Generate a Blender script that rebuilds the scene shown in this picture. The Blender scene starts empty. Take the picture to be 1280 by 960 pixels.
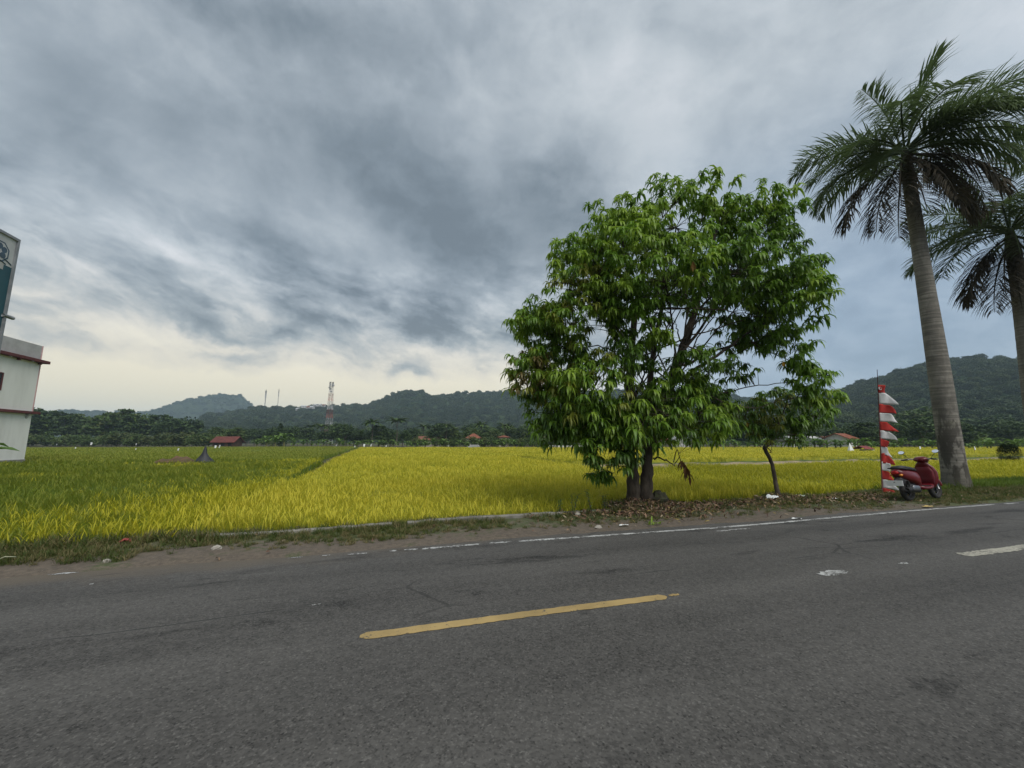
import bpy, math, random
import numpy as np
from mathutils import Vector, Matrix
R = math.radians
sc = bpy.context.scene
COL = sc.collection
rng = random.Random(7)
nrg = np.random.default_rng(11)

# ------------------------------------------------------------------ camera
F = 500.0                                   # focal length in pixels of a 1280-wide picture
PITCH = math.atan(71.5 / F)
EYE = 1.55
cam = bpy.data.cameras.new('camera'); cam.sensor_width = 36.0
cam.lens = 36.0 * F / 1280.0; cam.clip_start = 0.05; cam.clip_end = 20000
camo = bpy.data.objects.new('camera', cam); COL.objects.link(camo)
camo.location = (0, 0, EYE); camo.rotation_euler = (math.pi / 2 + PITCH, 0, 0)
sc.camera = camo
cp_, sp_ = math.cos(PITCH), math.sin(PITCH)

def ray(px, py):
    a, b = (px - 640) / F, (480 - py) / F
    return Vector((a, cp_ - b * sp_, sp_ + b * cp_))
def on_ground(px, py, z=0.0):
    d = ray(px, py); k = (z - EYE) / d.z
    return Vector((d.x * k, d.y * k, z))
def at_depth(px, py, Y):
    d = ray(px, py); k = Y / d.y
    return Vector((d.x * k, Y, EYE + d.z * k))
RA = R(90 - 72.8)                            # road heading, counter-clockwise from +x
rdir = Vector((math.cos(RA), math.sin(RA), 0)); ndir = Vector((-math.sin(RA), math.cos(RA), 0))
def RW(s, t, z=0.0):
    return rdir * s + ndir * t + Vector((0, 0, z))
def ST(v):
    return v.dot(rdir), v.dot(ndir)
def direction(px, py):
    d = ray(px, py).normalized()
    return math.atan2(d.x, d.y), math.asin(d.z)

# ------------------------------------------------------------------ node helpers
class E:                                     # tiny arithmetic on sockets
    def __init__(s, nt, v): s.nt, s.v = nt, v
    def _m(s, op, *a):
        n = s.nt.nodes.new('ShaderNodeMath'); n.operation = op
        for i, x in enumerate((s,) + a):
            if isinstance(x, E): s.nt.links.new(x.v, n.inputs[i])
            else: n.inputs[i].default_value = x
        return E(s.nt, n.outputs[0])
    def __add__(s, o): return s._m('ADD', o)
    __radd__ = __add__
    def __sub__(s, o): return s._m('SUBTRACT', o)
    def __mul__(s, o): return s._m('MULTIPLY', o)
    __rmul__ = __mul__
    def __truediv__(s, o): return s._m('DIVIDE', o)
    def pw(s, o): return s._m('POWER', o)
    def mx(s, o): return s._m('MAXIMUM', o)
    def mn(s, o): return s._m('MINIMUM', o)
    def un(s, op): return s._m(op)
    def fn(s, op, o): return s._m(op, o)
    def step(s, a, b):
        n = s.nt.nodes.new('ShaderNodeMapRange'); n.interpolation_type = 'SMOOTHSTEP'
        s.nt.links.new(s.v, n.inputs['Value'])
        n.inputs['From Min'].default_value = a; n.inputs['From Max'].default_value = b
        return E(s.nt, n.outputs['Result'])
def node(nt, kind, **kw):
    n = nt.nodes.new(kind)
    for k, v in kw.items(): setattr(n, k, v)
    return n
def setin(nt, n, **kw):
    for k, v in kw.items():
        k = k.replace('_', ' ')
        if isinstance(v, E): nt.links.new(v.v, n.inputs[k])
        elif isinstance(v, bpy.types.NodeSocket): nt.links.new(v, n.inputs[k])
        else: n.inputs[k].default_value = v
def noise(nt, vec, scale, detail=4, rough=.55, dist=0.0, out='Fac'):
    n = node(nt, 'ShaderNodeTexNoise'); nt.links.new(vec, n.inputs['Vector'])
    setin(nt, n, Scale=scale, Detail=detail, Roughness=rough, Distortion=dist)
    return E(nt, n.outputs['Fac']) if out == 'Fac' else n.outputs['Color']
def scaled(nt, vec, s, loc=(0, 0, 0), rz=0.0):
    m = node(nt, 'ShaderNodeMapping'); nt.links.new(vec, m.inputs['Vector'])
    m.inputs['Scale'].default_value = s; m.inputs['Location'].default_value = loc
    m.inputs['Rotation'].default_value = (0, 0, rz)
    return m.outputs[0]
def combine(nt, x, y, z=0.0):
    n = node(nt, 'ShaderNodeCombineXYZ'); setin(nt, n, X=x, Y=y, Z=z); return n.outputs[0]
def mixc(nt, f, a, b):
    n = node(nt, 'ShaderNodeMix', data_type='RGBA')
    for sock, v in ((n.inputs[0], f), (n.inputs[6], a), (n.inputs[7], b)):
        if isinstance(v, E): nt.links.new(v.v, sock)
        elif isinstance(v, bpy.types.NodeSocket): nt.links.new(v, sock)
        elif isinstance(v, (tuple, list)): sock.default_value = (*v[:3], 1)
        else: sock.default_value = v
    return n.outputs[2]

# ------------------------------------------------------------------ sky (overcast: Nishita behind cloud layers)
SUN_AZ, SUN_EL = R(148), R(50)               # azimuth clockwise from +Y
world = bpy.data.worlds.new('World'); sc.world = world; world.use_nodes = True
nt = world.node_tree; nt.nodes.clear()
sky = node(nt, 'ShaderNodeTexSky', sky_type='NISHITA', sun_disc=False)
sky.sun_elevation = SUN_EL; sky.sun_rotation = SUN_AZ
geo = node(nt, 'ShaderNodeTexCoord'); sep = node(nt, 'ShaderNodeSeparateXYZ')
nt.links.new(geo.outputs['Generated'], sep.inputs[0])
X, Y_, Z = (E(nt, sep.outputs[i]) for i in range(3))
zc = Z.mx(0.0)
k = (zc + 0.30)
pl = combine(nt, X / k, Y_ / k)
gen = geo.outputs['Generated']
warp = node(nt, 'ShaderNodeSeparateColor'); nt.links.new(noise(nt, gen, 3.2, 7, .62, .35, out='Color'), warp.inputs[0])
wx, wy = E(nt, warp.outputs[0]) - .5, E(nt, warp.outputs[1]) - .5
az0, el0 = X.fn('ARCTAN2', Y_), Z.un('ARCSINE')
az = az0 + wx * .24
el = el0 + wy * .15
low = el0.step(.52, .26)
calm = az0.step(.42, .10) * .85 + .15
front = az0.un('ABSOLUTE').step(2.7, 1.7)
tilted = combine(nt, az0 * 4.6 + wx * 1.0 + 5.0, (el0 + az0 * .26) * 12.0 + wy * 2.2)
streak = noise(nt, tilted, 1.0, 10, .60, .2)
tilted2 = combine(nt, az0 * 11.0 + wx * 1.2 + 3.7, (el0 + az0 * .20) * 40.0 + wy * 1.6)
wisp = noise(nt, tilted2, 1.0, 7, .6, .2)
upper = noise(nt, combine(nt, az0 * 2.6 + 1.4 + wx * 1.3, (el0 + az0 * .30) * 4.4 + wy * 1.6), 1.0, 9, .54, .2)
upper = upper * front + (front * -1.0 + 1.0) * noise(nt, gen, 2.2, 9, .58, .3)
puff = noise(nt, gen, 4.6, 10, .60, .25)
tuft = noise(nt, scaled(nt, gen, (1, 1, 1.7), (4, 2, 7)), 8.5, 9, .60, .35)
B = el0.step(.6, 1.4) * .10 + .46 + low * az0.step(.30, -.25) * .07
BLOBS = [
    (560, 245, 200, 62, 20, -.07), (640, 300, 90, 30, 22, -.05),
    (600, 312, 120, 34, 18, -.06), (705, 262, 85, 42, 32, -.06), (742, 215, 36, 44, 10, -.05), (450, 400, 110, 16, 12, -.05), (40, 180, 120, 60, 10, -.05),  # cx, cy, rx, ry (photo pixels), tilt deg, amplitude
    (300, 5, 170, 45, 18, -.15), (80, 170, 130, 60, 10, -.12), (330, 190, 150, 55, 20, -.10), (210, 75, 130, 40, 30, .02),
    (560, 275, 150, 60, 22, -.16), (690, 235, 90, 60, 30, -.11), (450, 60, 120, 60, 10, -.09), (600, 40, 90, 50, 0, -.06),
    (745, 90, 45, 70, 15, .11), (815, 150, 85, 110, 10, .20), (735, 195, 40, 60, 10, -.03), (860, 25, 110, 40, 20, -.11), (970, 110, 120, 60, -10, .10),
    (1080, 65, 130, 45, -15, -.03), (1240, 40, 120, 60, 0, .14), (1010, 240, 130, 80, 0, .03),
    (1120, 370, 240, 110, 0, -.06), (1100, 430, 150, 50, 0, -.05),
    (240, 318, 110, 20, 14, .16), (450, 398, 60, 9, 8, .14), (280, 345, 60, 9, 20, .10), (230, 428, 90, 9, 4, .10), (60, 350, 150, 35, 6, .08), (180, 345, 120, 22, 14, -.09), (400, 345, 150, 26, 18, -.12), (330, 290, 90, 20, 14, -.05),
    (420, 395, 170, 26, 12, -.14), (270, 410, 120, 12, 9, -.08), (560, 400, 120, 28, 14, -.09), (190, 440, 150, 12, 4, -.20), (60, 428, 160, 26, 4, .20),
    (560, 442, 80, 12, 4, .26), (380, 447, 100, 10, 6, .16), (480, 458, 80, 9, 4, -.10), (640, 482, 150, 20, 0, .42), (240, 425, 120, 16, 8, .14), (620, 380, 110, 40, 10, -.02),
    (200, 502, 300, 34, 0, .80), (420, 502, 220, 30, 0, .60), (60, 485, 180, 40, 0, .22), (130, 465, 150, 22, 0, .14), (880, 470, 120, 20, 0, .10)]
for cx, cy, rx, ry, tilt, amp in BLOBS:
    a0, e0 = direction(cx, cy)
    a1, e1 = direction(cx + rx * math.cos(R(tilt)), cy + rx * math.sin(R(tilt)))
    a2, e2 = direction(cx - ry * math.sin(R(tilt)), cy + ry * math.cos(R(tilt)))
    M = np.linalg.inv(np.array([[a1 - a0, a2 - a0], [e1 - e0, e2 - e0]]))
    da, de = az - a0, el - e0
    u = da * float(M[0, 0]) + de * float(M[0, 1]); v = da * float(M[1, 0]) + de * float(M[1, 1])
    g = ((u * u + v * v) * -1.0).un('EXPONENT')
    B = B + g * amp
B = B + (streak.step(.30, .70) - .5) * low * front * calm * .29 + (wisp.step(.3, .7) - .5) * low * front * calm * .10 + (upper.step(.25, .75) - .5) * (low * -.08 + .13) + (puff.step(.25, .75) - .5) * (low * .02 + .11) + (tuft.step(.36, .66) - .5) * (low * calm * .10 + .055)
B = B.mx(.20).mn(1.1)
ramp = node(nt, 'ShaderNodeValToRGB'); nt.links.new(B.v, ramp.inputs[0])
cr = ramp.color_ramp; cr.interpolation = 'LINEAR'
pts = [(0.14, (.120, .150, .178)), (.26, (.212, .258, .300)), (.40, (.345, .397, .445)), (.55, (.52, .57, .612)), (.72, (.70, .73, .77)), (1.0, (.95, .96, .97))]
while len(cr.elements) < len(pts): cr.elements.new(.5)
for e, (p, c) in zip(cr.elements, pts): e.position = p; e.color = (*c, 1)
wr = node(nt, 'ShaderNodeValToRGB'); nt.links.new(B.v, wr.inputs[0])
wpts = [(0.14, (.13, .145, .15)), (.26, (.225, .25, .255)), (.40, (.35, .375, .365)), (.55, (.57, .55, .485)), (.72, (.86, .775, .60)), (1.0, (1.0, .89, .64))]
while len(wr.color_ramp.elements) < len(wpts): wr.color_ramp.elements.new(.5)
for e, (p, c) in zip(wr.color_ramp.elements, wpts): e.position = p; e.color = (*c, 1)
warm = el0.step(.40, .08) * az0.step(.40, -.10)
br = node(nt, 'ShaderNodeValToRGB'); nt.links.new(B.v, br.inputs[0])
bpts = [(0.14, (.12, .16, .215)), (.26, (.20, .27, .36)), (.40, (.31, .405, .525)), (.55, (.47, .57, .69)), (1.0, (.9, .94, .98))]
while len(br.color_ramp.elements) < len(bpts): br.color_ramp.elements.new(.5)
for e, (p, c) in zip(br.color_ramp.elements, bpts): e.position = p; e.color = (*c, 1)
bluish = el0.step(.75, .25) * az0.step(.22, .55)
ccol = mixc(nt, bluish * .9, mixc(nt, warm, ramp.outputs[0], wr.outputs[0]), br.outputs[0])
bg1 = node(nt, 'ShaderNodeBackground'); nt.links.new(sky.outputs[0], bg1.inputs[0]); bg1.inputs[1].default_value = .06
bg2 = node(nt, 'ShaderNodeBackground'); nt.links.new(ccol, bg2.inputs[0]); bg2.inputs[1].default_value = .54
mx = node(nt, 'ShaderNodeMixShader'); mx.inputs[0].default_value = .93
nt.links.new(bg1.outputs[0], mx.inputs[1]); nt.links.new(bg2.outputs[0], mx.inputs[2])
wo = node(nt, 'ShaderNodeOutputWorld'); nt.links.new(mx.outputs[0], wo.inputs[0])
world.cycles.sampling_method = 'MANUAL'; world.cycles.sample_map_resolution = 512

sun = bpy.data.lights.new('sun', 'SUN'); sun.energy = 1.5; sun.angle = R(48); sun.color = (1, .955, .88)
suno = bpy.data.objects.new('sun', sun); COL.objects.link(suno)
sd = Vector((math.sin(SUN_AZ) * math.cos(SUN_EL), math.cos(SUN_AZ) * math.cos(SUN_EL), math.sin(SUN_EL)))
suno.rotation_euler = (-sd).to_track_quat('-Z', 'Y').to_euler()
sc.view_settings.view_transform = 'Standard'; sc.view_settings.look = 'None'
sc.view_settings.exposure = 1.0; sc.view_settings.gamma = 1.0
sc.render.engine = 'CYCLES'
sc.cycles.max_bounces = 6; sc.cycles.transparent_max_bounces = 6; sc.cycles.volume_bounces = 0

# ------------------------------------------------------------------ materials
def pmat(name, c1, c2=None, scale=4.0, detail=5, rough=.85, bump=0.0, bscale=None, rand=0.0, coords='Object', translucent=0.0, metal=0.0, spec=.3, lo=.35, hi=.65, stretch=None, coat=0.0):
    m = bpy.data.materials.new(name); m.use_nodes = True
    nt = m.node_tree; b = nt.nodes['Principled BSDF']
    b.inputs['Roughness'].default_value = rough; b.inputs['Metallic'].default_value = metal
    b.inputs['Specular IOR Level'].default_value = spec; b.inputs['Coat Weight'].default_value = coat
    tc = node(nt, 'ShaderNodeTexCoord').outputs[coords]
    if stretch: tc = scaled(nt, tc, stretch)
    col = None
    if c2 is None: c2 = tuple(x * .8 for x in c1)
    f = noise(nt, tc, scale, detail, .6).step(lo, hi)
    if rand:
        oi = node(nt, 'ShaderNodeObjectInfo')
        f = (f * (1 - rand) + E(nt, oi.outputs['Random']) * rand)
    col = mixc(nt, f, c1, c2)
    nt.links.new(col, b.inputs['Base Color'])
    if bump:
        bn = node(nt, 'ShaderNodeBump'); bn.inputs['Strength'].default_value = bump; bn.inputs['Distance'].default_value = .02
        nt.links.new(noise(nt, tc, bscale or scale * 4, 6, .65).v, bn.inputs['Height']); nt.links.new(bn.outputs[0], b.inputs['Normal'])
    if translucent:
        tr = node(nt, 'ShaderNodeBsdfTranslucent'); nt.links.new(col, tr.inputs[0])
        ms = node(nt, 'ShaderNodeMixShader'); ms.inputs[0].default_value = translucent
        nt.links.new(b.outputs[0], ms.inputs[1]); nt.links.new(tr.outputs[0], ms.inputs[2])
        nt.links.new(ms.outputs[0], nt.nodes['Material Output'].inputs[0])
    return m

# ------------------------------------------------------------------ mesh builder
class MB:
    def __init__(s): s.v, s.f, s.m = [], [], []
    def add(s, vs, fs, m=0):
        o = len(s.v); s.v.extend([tuple(x) for x in vs])
        s.f.extend([tuple(i + o for i in f) for f in fs]); s.m.extend([m] * len(fs)); return s
    def box(s, x0, x1, y0, y1, z0, z1, m=0):
        return s.add([(x0, y0, z0), (x1, y0, z0), (x1, y1, z0), (x0, y1, z0), (x0, y0, z1), (x1, y0, z1), (x1, y1, z1), (x0, y1, z1)],
                     [(0, 3, 2, 1), (4, 5, 6, 7), (0, 1, 5, 4), (1, 2, 6, 5), (2, 3, 7, 6), (3, 0, 4, 7)], m)
    def tube(s, pts, rad, n=8, m=0, cap=True):
        pts = [Vector(p) for p in pts]
        if not hasattr(rad, '__len__'): rad = [rad] * len(pts)
        vs, fs = [], []
        ref = Vector((.31, .17, .93)) if abs((pts[-1] - pts[0]).normalized().z) < .9 else Vector((1, .1, 0))
        for i, p in enumerate(pts):
            t = (pts[min(i + 1, len(pts) - 1)] - pts[max(i - 1, 0)]).normalized()
            a = t.cross(ref).normalized(); b = t.cross(a)
            for j in range(n):
                q = 2 * math.pi * j / n
                vs.append(p + (a * math.cos(q) + b * math.sin(q)) * rad[i])
        for i in range(len(pts) - 1):
            for j in range(n):
                fs.append((i * n + j, i * n + (j + 1) % n, (i + 1) * n + (j + 1) % n, (i + 1) * n + j))
        if cap: fs += [tuple(range(n)), tuple(range(len(pts) * n - 1, (len(pts) - 1) * n - 1, -1))]
        return s.add(vs, fs, m)
    def rings(s, rings, m=0, cap=True):
        n = len(rings[0]); vs = [p for r in rings for p in r]; fs = []
        for i in range(len(rings) - 1):
            for j in range(n):
                fs.append((i * n + j, i * n + (j + 1) % n, (i + 1) * n + (j + 1) % n, (i + 1) * n + j))
        if cap: fs += [tuple(range(n - 1, -1, -1)), tuple(range((len(rings) - 1) * n, len(rings) * n))]
        return s.add(vs, fs, m)
    def loftx(s, secs, n=16, ex=2.4, m=0):      # (x, zc, half width, half height)
        rs = []
        for x, zc, hw, hh in secs:
            r = []
            for j in range(n):
                q = 2 * math.pi * j / n; c, d = math.cos(q), math.sin(q)
                r.append((x, hw * math.copysign(abs(c) ** (2 / ex), c), zc + hh * math.copysign(abs(d) ** (2 / ex), d)))
            rs.append(r)
        return s.rings(rs, m)
    def loftz(s, secs, n=16, ex=2.4, m=0):      # (z, xc, half x, half y)
        rs = []
        for z, xc, hx, hy in secs:
            r = []
            for j in range(n):
                q = 2 * math.pi * j / n; c, d = math.cos(q), math.sin(q)
                r.append((xc + hx * math.copysign(abs(c) ** (2 / ex), c), hy * math.copysign(abs(d) ** (2 / ex), d), z))
            rs.append(r)
        return s.rings(rs, m)
    def torus(s, c, R0, r, n=24, k=8, m=0, a0=0, a1=2 * math.pi):   # wheel in the xz plane
        closed = abs(a1 - a0 - 2 * math.pi) < 1e-6; rs = []
        for i in range(n if closed else n + 1):
            a = a0 + (a1 - a0) * i / n
            rs.append([(c[0] + (R0 + r * math.cos(2 * math.pi * j / k)) * math.cos(a), c[1] + r * math.sin(2 * math.pi * j / k), c[2] + (R0 + r * math.cos(2 * math.pi * j / k)) * math.sin(a)) for j in range(k)])
        if closed: rs.append(rs[0])
        return s.rings(rs, m, cap=not closed)
    def leaf(s, base, d, L, w, droop, up=Vector((0, 0, 1)), m=0, segs=3):
        p = Vector(base); d = Vector(d).normalized(); vs, fs = [], []
        prof = {3: (.35, 1, .75, .0), 4: (.3, .9, 1, .6, 0)}[segs]
        for i in range(segs + 1):
            side = d.cross(up)
            if side.length < .05: side = d.cross(Vector((1, .2, 0)))
            side.normalize(); nor = side.cross(d)
            h = w * .5 * prof[i]
            vs += [p - side * h + nor * h * .35, p, p + side * h + nor * h * .35]
            p = p + d * (L / segs)
            d = (d + Vector((0, 0, -droop / segs))).normalized()
        for i in range(segs):
            a = 3 * i
            if i == segs - 1: fs += [(a, a + 1, a + 4), (a + 1, a + 2, a + 4)]
            else: fs += [(a, a + 1, a + 4, a + 3), (a + 1, a + 2, a + 5, a + 4)]
        vs.pop(); vs.pop(-2)                       # the tip is one vertex
        fs[-2:] = [(3 * (segs - 1), 3 * (segs - 1) + 1, 3 * segs), (3 * (segs - 1) + 1, 3 * (segs - 1) + 2, 3 * segs)]
        return s.add(vs, fs, m)
    def mesh(s, name, mats, smooth=True):
        me = bpy.data.meshes.new(name); me.from_pydata(s.v, [], s.f)
        for x in (mats if isinstance(mats, (list, tuple)) else [mats]): me.materials.append(x)
        me.polygons.foreach_set('material_index', s.m); me.polygons.foreach_set('use_smooth', [smooth] * len(s.f))
        me.update(); return me
    def build(s, name, mats, parent=None, smooth=True, bevel=0.0, **props):
        return link(name, s.mesh(name, mats, smooth), parent, bevel=bevel, **props)
def link(name, data, parent=None, loc=None, rz=0.0, bevel=0.0, **props):
    o = bpy.data.objects.new(name, data); COL.objects.link(o)
    if parent: o.parent = parent
    if loc is not None: o.location = loc
    if rz: o.rotation_euler = (0, 0, rz)
    if bevel:
        b = o.modifiers.new('bevel', 'BEVEL'); b.width = bevel; b.segments = 2; b.limit_method = 'ANGLE'; b.angle_limit = R(40)
    for k, v in props.items(): o[k] = v
    return o
def thing(name, label, cat, loc=(0, 0, 0), rz=0.0, group=None):
    o = bpy.data.objects.new(name, None); COL.objects.link(o); o.location = loc; o.rotation_euler = (0, 0, rz)
    o['label'] = label; o['category'] = cat; o.empty_display_size = .2
    if group: o['group'] = group
    return o
def tag(o, label, cat, group=None):
    o['label'] = label; o['category'] = cat
    if group: o['group'] = group
    return o
def copy_tree(root, loc, rz=0.0, scale=None, label=None):
    r = root.copy(); COL.objects.link(r); r.location = loc; r.rotation_euler = (0, 0, rz)
    if scale: r.scale = scale
    if label: r['label'] = label
    for ch in root.children:
        c = ch.copy(); COL.objects.link(c); c.parent = r
        for g in ch.children:
            d = g.copy(); COL.objects.link(d); d.parent = c
    return r
def grid_mesh(name, mat, P, smooth=True, tint=None):        # P: (n, m, 3) numpy
    n, m = P.shape[:2]
    idx = np.arange(n * m).reshape(n, m)
    f = np.stack([idx[:-1, :-1], idx[1:, :-1], idx[1:, 1:], idx[:-1, 1:]], -1).reshape(-1, 4)
    me = bpy.data.meshes.new(name); me.vertices.add(n * m); me.vertices.foreach_set('co', P.reshape(-1).astype(np.float32))
    me.loops.add(len(f) * 4); me.loops.foreach_set('vertex_index', f.reshape(-1).astype(np.int32))
    me.polygons.add(len(f)); me.polygons.foreach_set('loop_start', np.arange(0, len(f) * 4, 4, dtype=np.int32))
    me.polygons.foreach_set('use_smooth', np.full(len(f), smooth)); me.materials.append(mat)
    if tint is not None:
        a = me.attributes.new('tint', 'FLOAT', 'POINT'); a.data.foreach_set('value', tint.reshape(-1).astype(np.float32))
    me.update(calc_edges=True); me.validate(); return me
def hash2(ix, iy, k):
    h = np.sin(ix * 127.1 + iy * 311.7 + k * 74.7) * 43758.5453
    return h - np.floor(h)
def vnoise(x, y, k=0):
    ix, iy = np.floor(x), np.floor(y); fx, fy = x - ix, y - iy
    fx, fy = fx * fx * (3 - 2 * fx), fy * fy * (3 - 2 * fy)
    a, b, c, d = hash2(ix, iy, k), hash2(ix + 1, iy, k), hash2(ix, iy + 1, k), hash2(ix + 1, iy + 1, k)
    return (a * (1 - fx) + b * fx) * (1 - fy) + (c * (1 - fx) + d * fx) * fy
def fbm(x, y, o=4, k=0):
    s, a, t = 0, .5, 0
    for i in range(o): s = s + a * vnoise(x, y, k + i); t += a; x, y, a = x * 2.03 + 5.1, y * 2.03 + 1.7, a * .5
    return s / t
# points carry their own turn, scale and choice of source; used only for uncountable plants and litter
def sources(name, meshes):
    c = bpy.data.collections.new(name)
    for i, me in enumerate(meshes): c.objects.link(bpy.data.objects.new('%s_%02d' % (name, i), me))
    return c
def scatter(name, pts, rot, scl, coll, seed=0, kind='stuff'):
    n = len(pts); me = bpy.data.meshes.new(name); me.vertices.add(n); me.vertices.foreach_set('co', np.asarray(pts, np.float32).reshape(-1))
    a = me.attributes.new('turn', 'FLOAT_VECTOR', 'POINT'); a.data.foreach_set('vector', np.asarray(rot, np.float32).reshape(-1))
    a = me.attributes.new('size', 'FLOAT_VECTOR', 'POINT'); a.data.foreach_set('vector', np.asarray(scl, np.float32).reshape(-1))
    a = me.attributes.new('pick', 'INT', 'POINT'); a.data.foreach_set('value', np.random.default_rng(seed).integers(0, len(coll.objects), n).astype(np.int32))
    me.update()
    g = bpy.data.node_groups.new(name, 'GeometryNodeTree')
    g.interface.new_socket('Geometry', in_out='INPUT', socket_type='NodeSocketGeometry'); g.interface.new_socket('Geometry', in_out='OUTPUT', socket_type='NodeSocketGeometry')
    gi, go = g.nodes.new('NodeGroupInput'), g.nodes.new('NodeGroupOutput')
    ip = g.nodes.new('GeometryNodeInstanceOnPoints'); ci = g.nodes.new('GeometryNodeCollectionInfo')
    ci.inputs[0].default_value = coll; ci.inputs[1].default_value = True; ci.inputs[2].default_value = True
    def na(nm, ty):
        q = g.nodes.new('GeometryNodeInputNamedAttribute'); q.data_type = ty; q.inputs[0].default_value = nm
        return [o for o in q.outputs if o.enabled and o.name == 'Attribute'][0]
    g.links.new(gi.outputs[0], ip.inputs['Points']); g.links.new(ci.outputs[0], ip.inputs['Instance'])
    ip.inputs['Pick Instance'].default_value = True
    g.links.new(na('pick', 'INT'), ip.inputs['Instance Index'])
    er = g.nodes.new('FunctionNodeEulerToRotation'); g.links.new(na('turn', 'FLOAT_VECTOR'), er.inputs[0]); g.links.new(er.outputs[0], ip.inputs['Rotation'])
    g.links.new(na('size', 'FLOAT_VECTOR'), ip.inputs['Scale'])
    g.links.new(ip.outputs[0], go.inputs[0])
    o = link(name, me); o.modifiers.new('scatter', 'NODES').node_group = g
    o['kind'] = kind
    return o
exec_order = []
# ================================================================== GROUND, ROAD, VERGE
soil = pmat('paddy soil', (.075, .06, .035), (.05, .06, .02), .6, 5, .95)
gv = []; gs = [-2700, -300, -60, -20, 0, 20, 60, 300, 2700]; gt = [(-2700, -.1), (-8, -.05), (8.32, -.05), (8.6, -.45), (40, -.45), (300, -.45), (2700, -.45)]
P = np.array([[RW(s, t, z)[:] for t, z in gt] for s in gs])
g = link('ground', grid_mesh('ground', soil, P, smooth=False)); g['kind'] = 'structure'

def asphalt():
    m = bpy.data.materials.new('worn asphalt'); m.use_nodes = True; nt = m.node_tree; b = nt.nodes['Principled BSDF']
    tc = node(nt, 'ShaderNodeTexCoord').outputs['Object']
    sp = node(nt, 'ShaderNodeSeparateXYZ'); nt.links.new(tc, sp.inputs[0]); sx, tx = E(nt, sp.outputs[0]), E(nt, sp.outputs[1])
    vo = node(nt, 'ShaderNodeTexVoronoi'); nt.links.new(tc, vo.inputs['Vector']); vo.inputs['Scale'].default_value = 52
    vs = node(nt, 'ShaderNodeSeparateColor'); nt.links.new(vo.outputs['Color'], vs.inputs[0])
    stone = E(nt, vs.outputs[0])
    big = noise(nt, scaled(nt, tc, (.35, 1.1, 1)), 1.1, 6, .6, .4)
    mid = noise(nt, tc, 9, 5, .7); fine = noise(nt, tc, 60, 4, .7)
    lane = noise(nt, scaled(nt, tc, (.05, 2.2, 1)), 1.0, 4, .6)
    vf = node(nt, 'ShaderNodeTexVoronoi'); nt.links.new(tc, vf.inputs['Vector']); vf.inputs['Scale'].default_value = 95; vfs = node(nt, 'ShaderNodeSeparateColor'); nt.links.new(vf.outputs['Color'], vfs.inputs[0]); fleck = E(nt, vfs.outputs[1]); vg_ = E(nt, vfs.outputs[2])
    val = (stone - .5) * .030 + fleck.step(.84, .98) * .038 - vg_.step(.84, .97) * .026 + (fine - .5) * .045 + (mid - .5) * .035 + (big - .5) * .045 + (lane - .5) * .045 + .066
    pit = noise(nt, scaled(nt, tc, (1, 1, 1), (4, 8, 0)), 7, 3, .5).step(.76, .79)
    patch = noise(nt, scaled(nt, tc, (.45, 1.9, 1), (3, 1, 0)), 1.0, 6, .65, .3).step(.54, .66) * tx.step(3.4, 4.6)
    val = (val - pit * .05 - patch * .034).mx(.012)
    spot = noise(nt, scaled(nt, tc, (.8, 1.3, 1), (9, 2, 0)), 1.4, 5, .6, .2).step(.64, .70) * noise(nt, tc, 6, 4).step(.35, .6)
    wheel = ((tx - 5.45).un('ABSOLUTE').step(.5, .1) + (tx - 4.25).un('ABSOLUTE').step(.45, .1) + (tx - 2.9).un('ABSOLUTE').step(.5, .1) + (tx - 1.6).un('ABSOLUTE').step(.5, .1))
    val = (val - spot * .030 - wheel * .010).mx(.012)
    grey = combine(nt, val * 1.04, val * 1.0, val * .93)
    n2 = noise(nt, scaled(nt, tc, (.6, 1.0, 1)), 1.6, 6, .65)
    edge = (tx + n2 * 1.5 - sx.step(-6, 6) * .95).step(6.15, 7.1)
    dust = mixc(nt, fine.step(.2, .8), (.120, .098, .072), (.088, .072, .054))
    seam = noise(nt, scaled(nt, tc, (.25, .25, 1)), 1.0, 4, .6)
    vc = node(nt, 'ShaderNodeTexVoronoi', feature='DISTANCE_TO_EDGE'); nt.links.new(scaled(nt, tc, (.55, 1.3, 1)), vc.inputs['Vector']); vc.inputs['Scale'].default_value = 1.0
    web = (E(nt, vc.outputs['Distance']) + (mid - .5) * .05).step(.016, .006) * noise(nt, tc, .35, 3).step(.54, .60) * tx.step(3.0, 4.5)
    crack = ((tx + (seam - .5) * .7 - 4.28).un('ABSOLUTE')).step(.012, .004) * noise(nt, scaled(nt, tc, (.5, .1, 1)), 1.0, 2).step(.5, .56)
    col = mixc(nt, edge * .9, grey, dust); col = mixc(nt, crack, col, (.02, .02, .02)); col = mixc(nt, web * .7, col, (.022, .021, .02))
    nt.links.new(col, b.inputs['Base Color'])
    setin(nt, b, Roughness=.82); b.inputs['Specular IOR Level'].default_value = .35
    bn = node(nt, 'ShaderNodeBump'); bn.inputs['Strength'].default_value = .5; bn.inputs['Distance'].default_value = .010
    setin(nt, bn, Height=(stone * .5 + fine * .8 + mid * .5 - pit * 2.0)); nt.links.new(bn.outputs[0], b.inputs['Normal'])
    return m
s_ = np.concatenate([np.linspace(-300, -30, 10), np.linspace(-28, 40, 120), np.linspace(45, 400, 12)])
t_ = np.linspace(.55, 6.75, 24)
S, T = np.meshgrid(s_, t_, indexing='ij')
Zr = .012 * (vnoise(S * .7, T * .9, 3) - .5) + .03 * (1 - ((T - 3.6) / 2.75) ** 2)
road = link('road', grid_mesh('road', asphalt(), np.stack([S, T, Zr], -1)), rz=RA); road['kind'] = 'structure'
RS, RT, RZ = s_, t_, Zr
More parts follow.
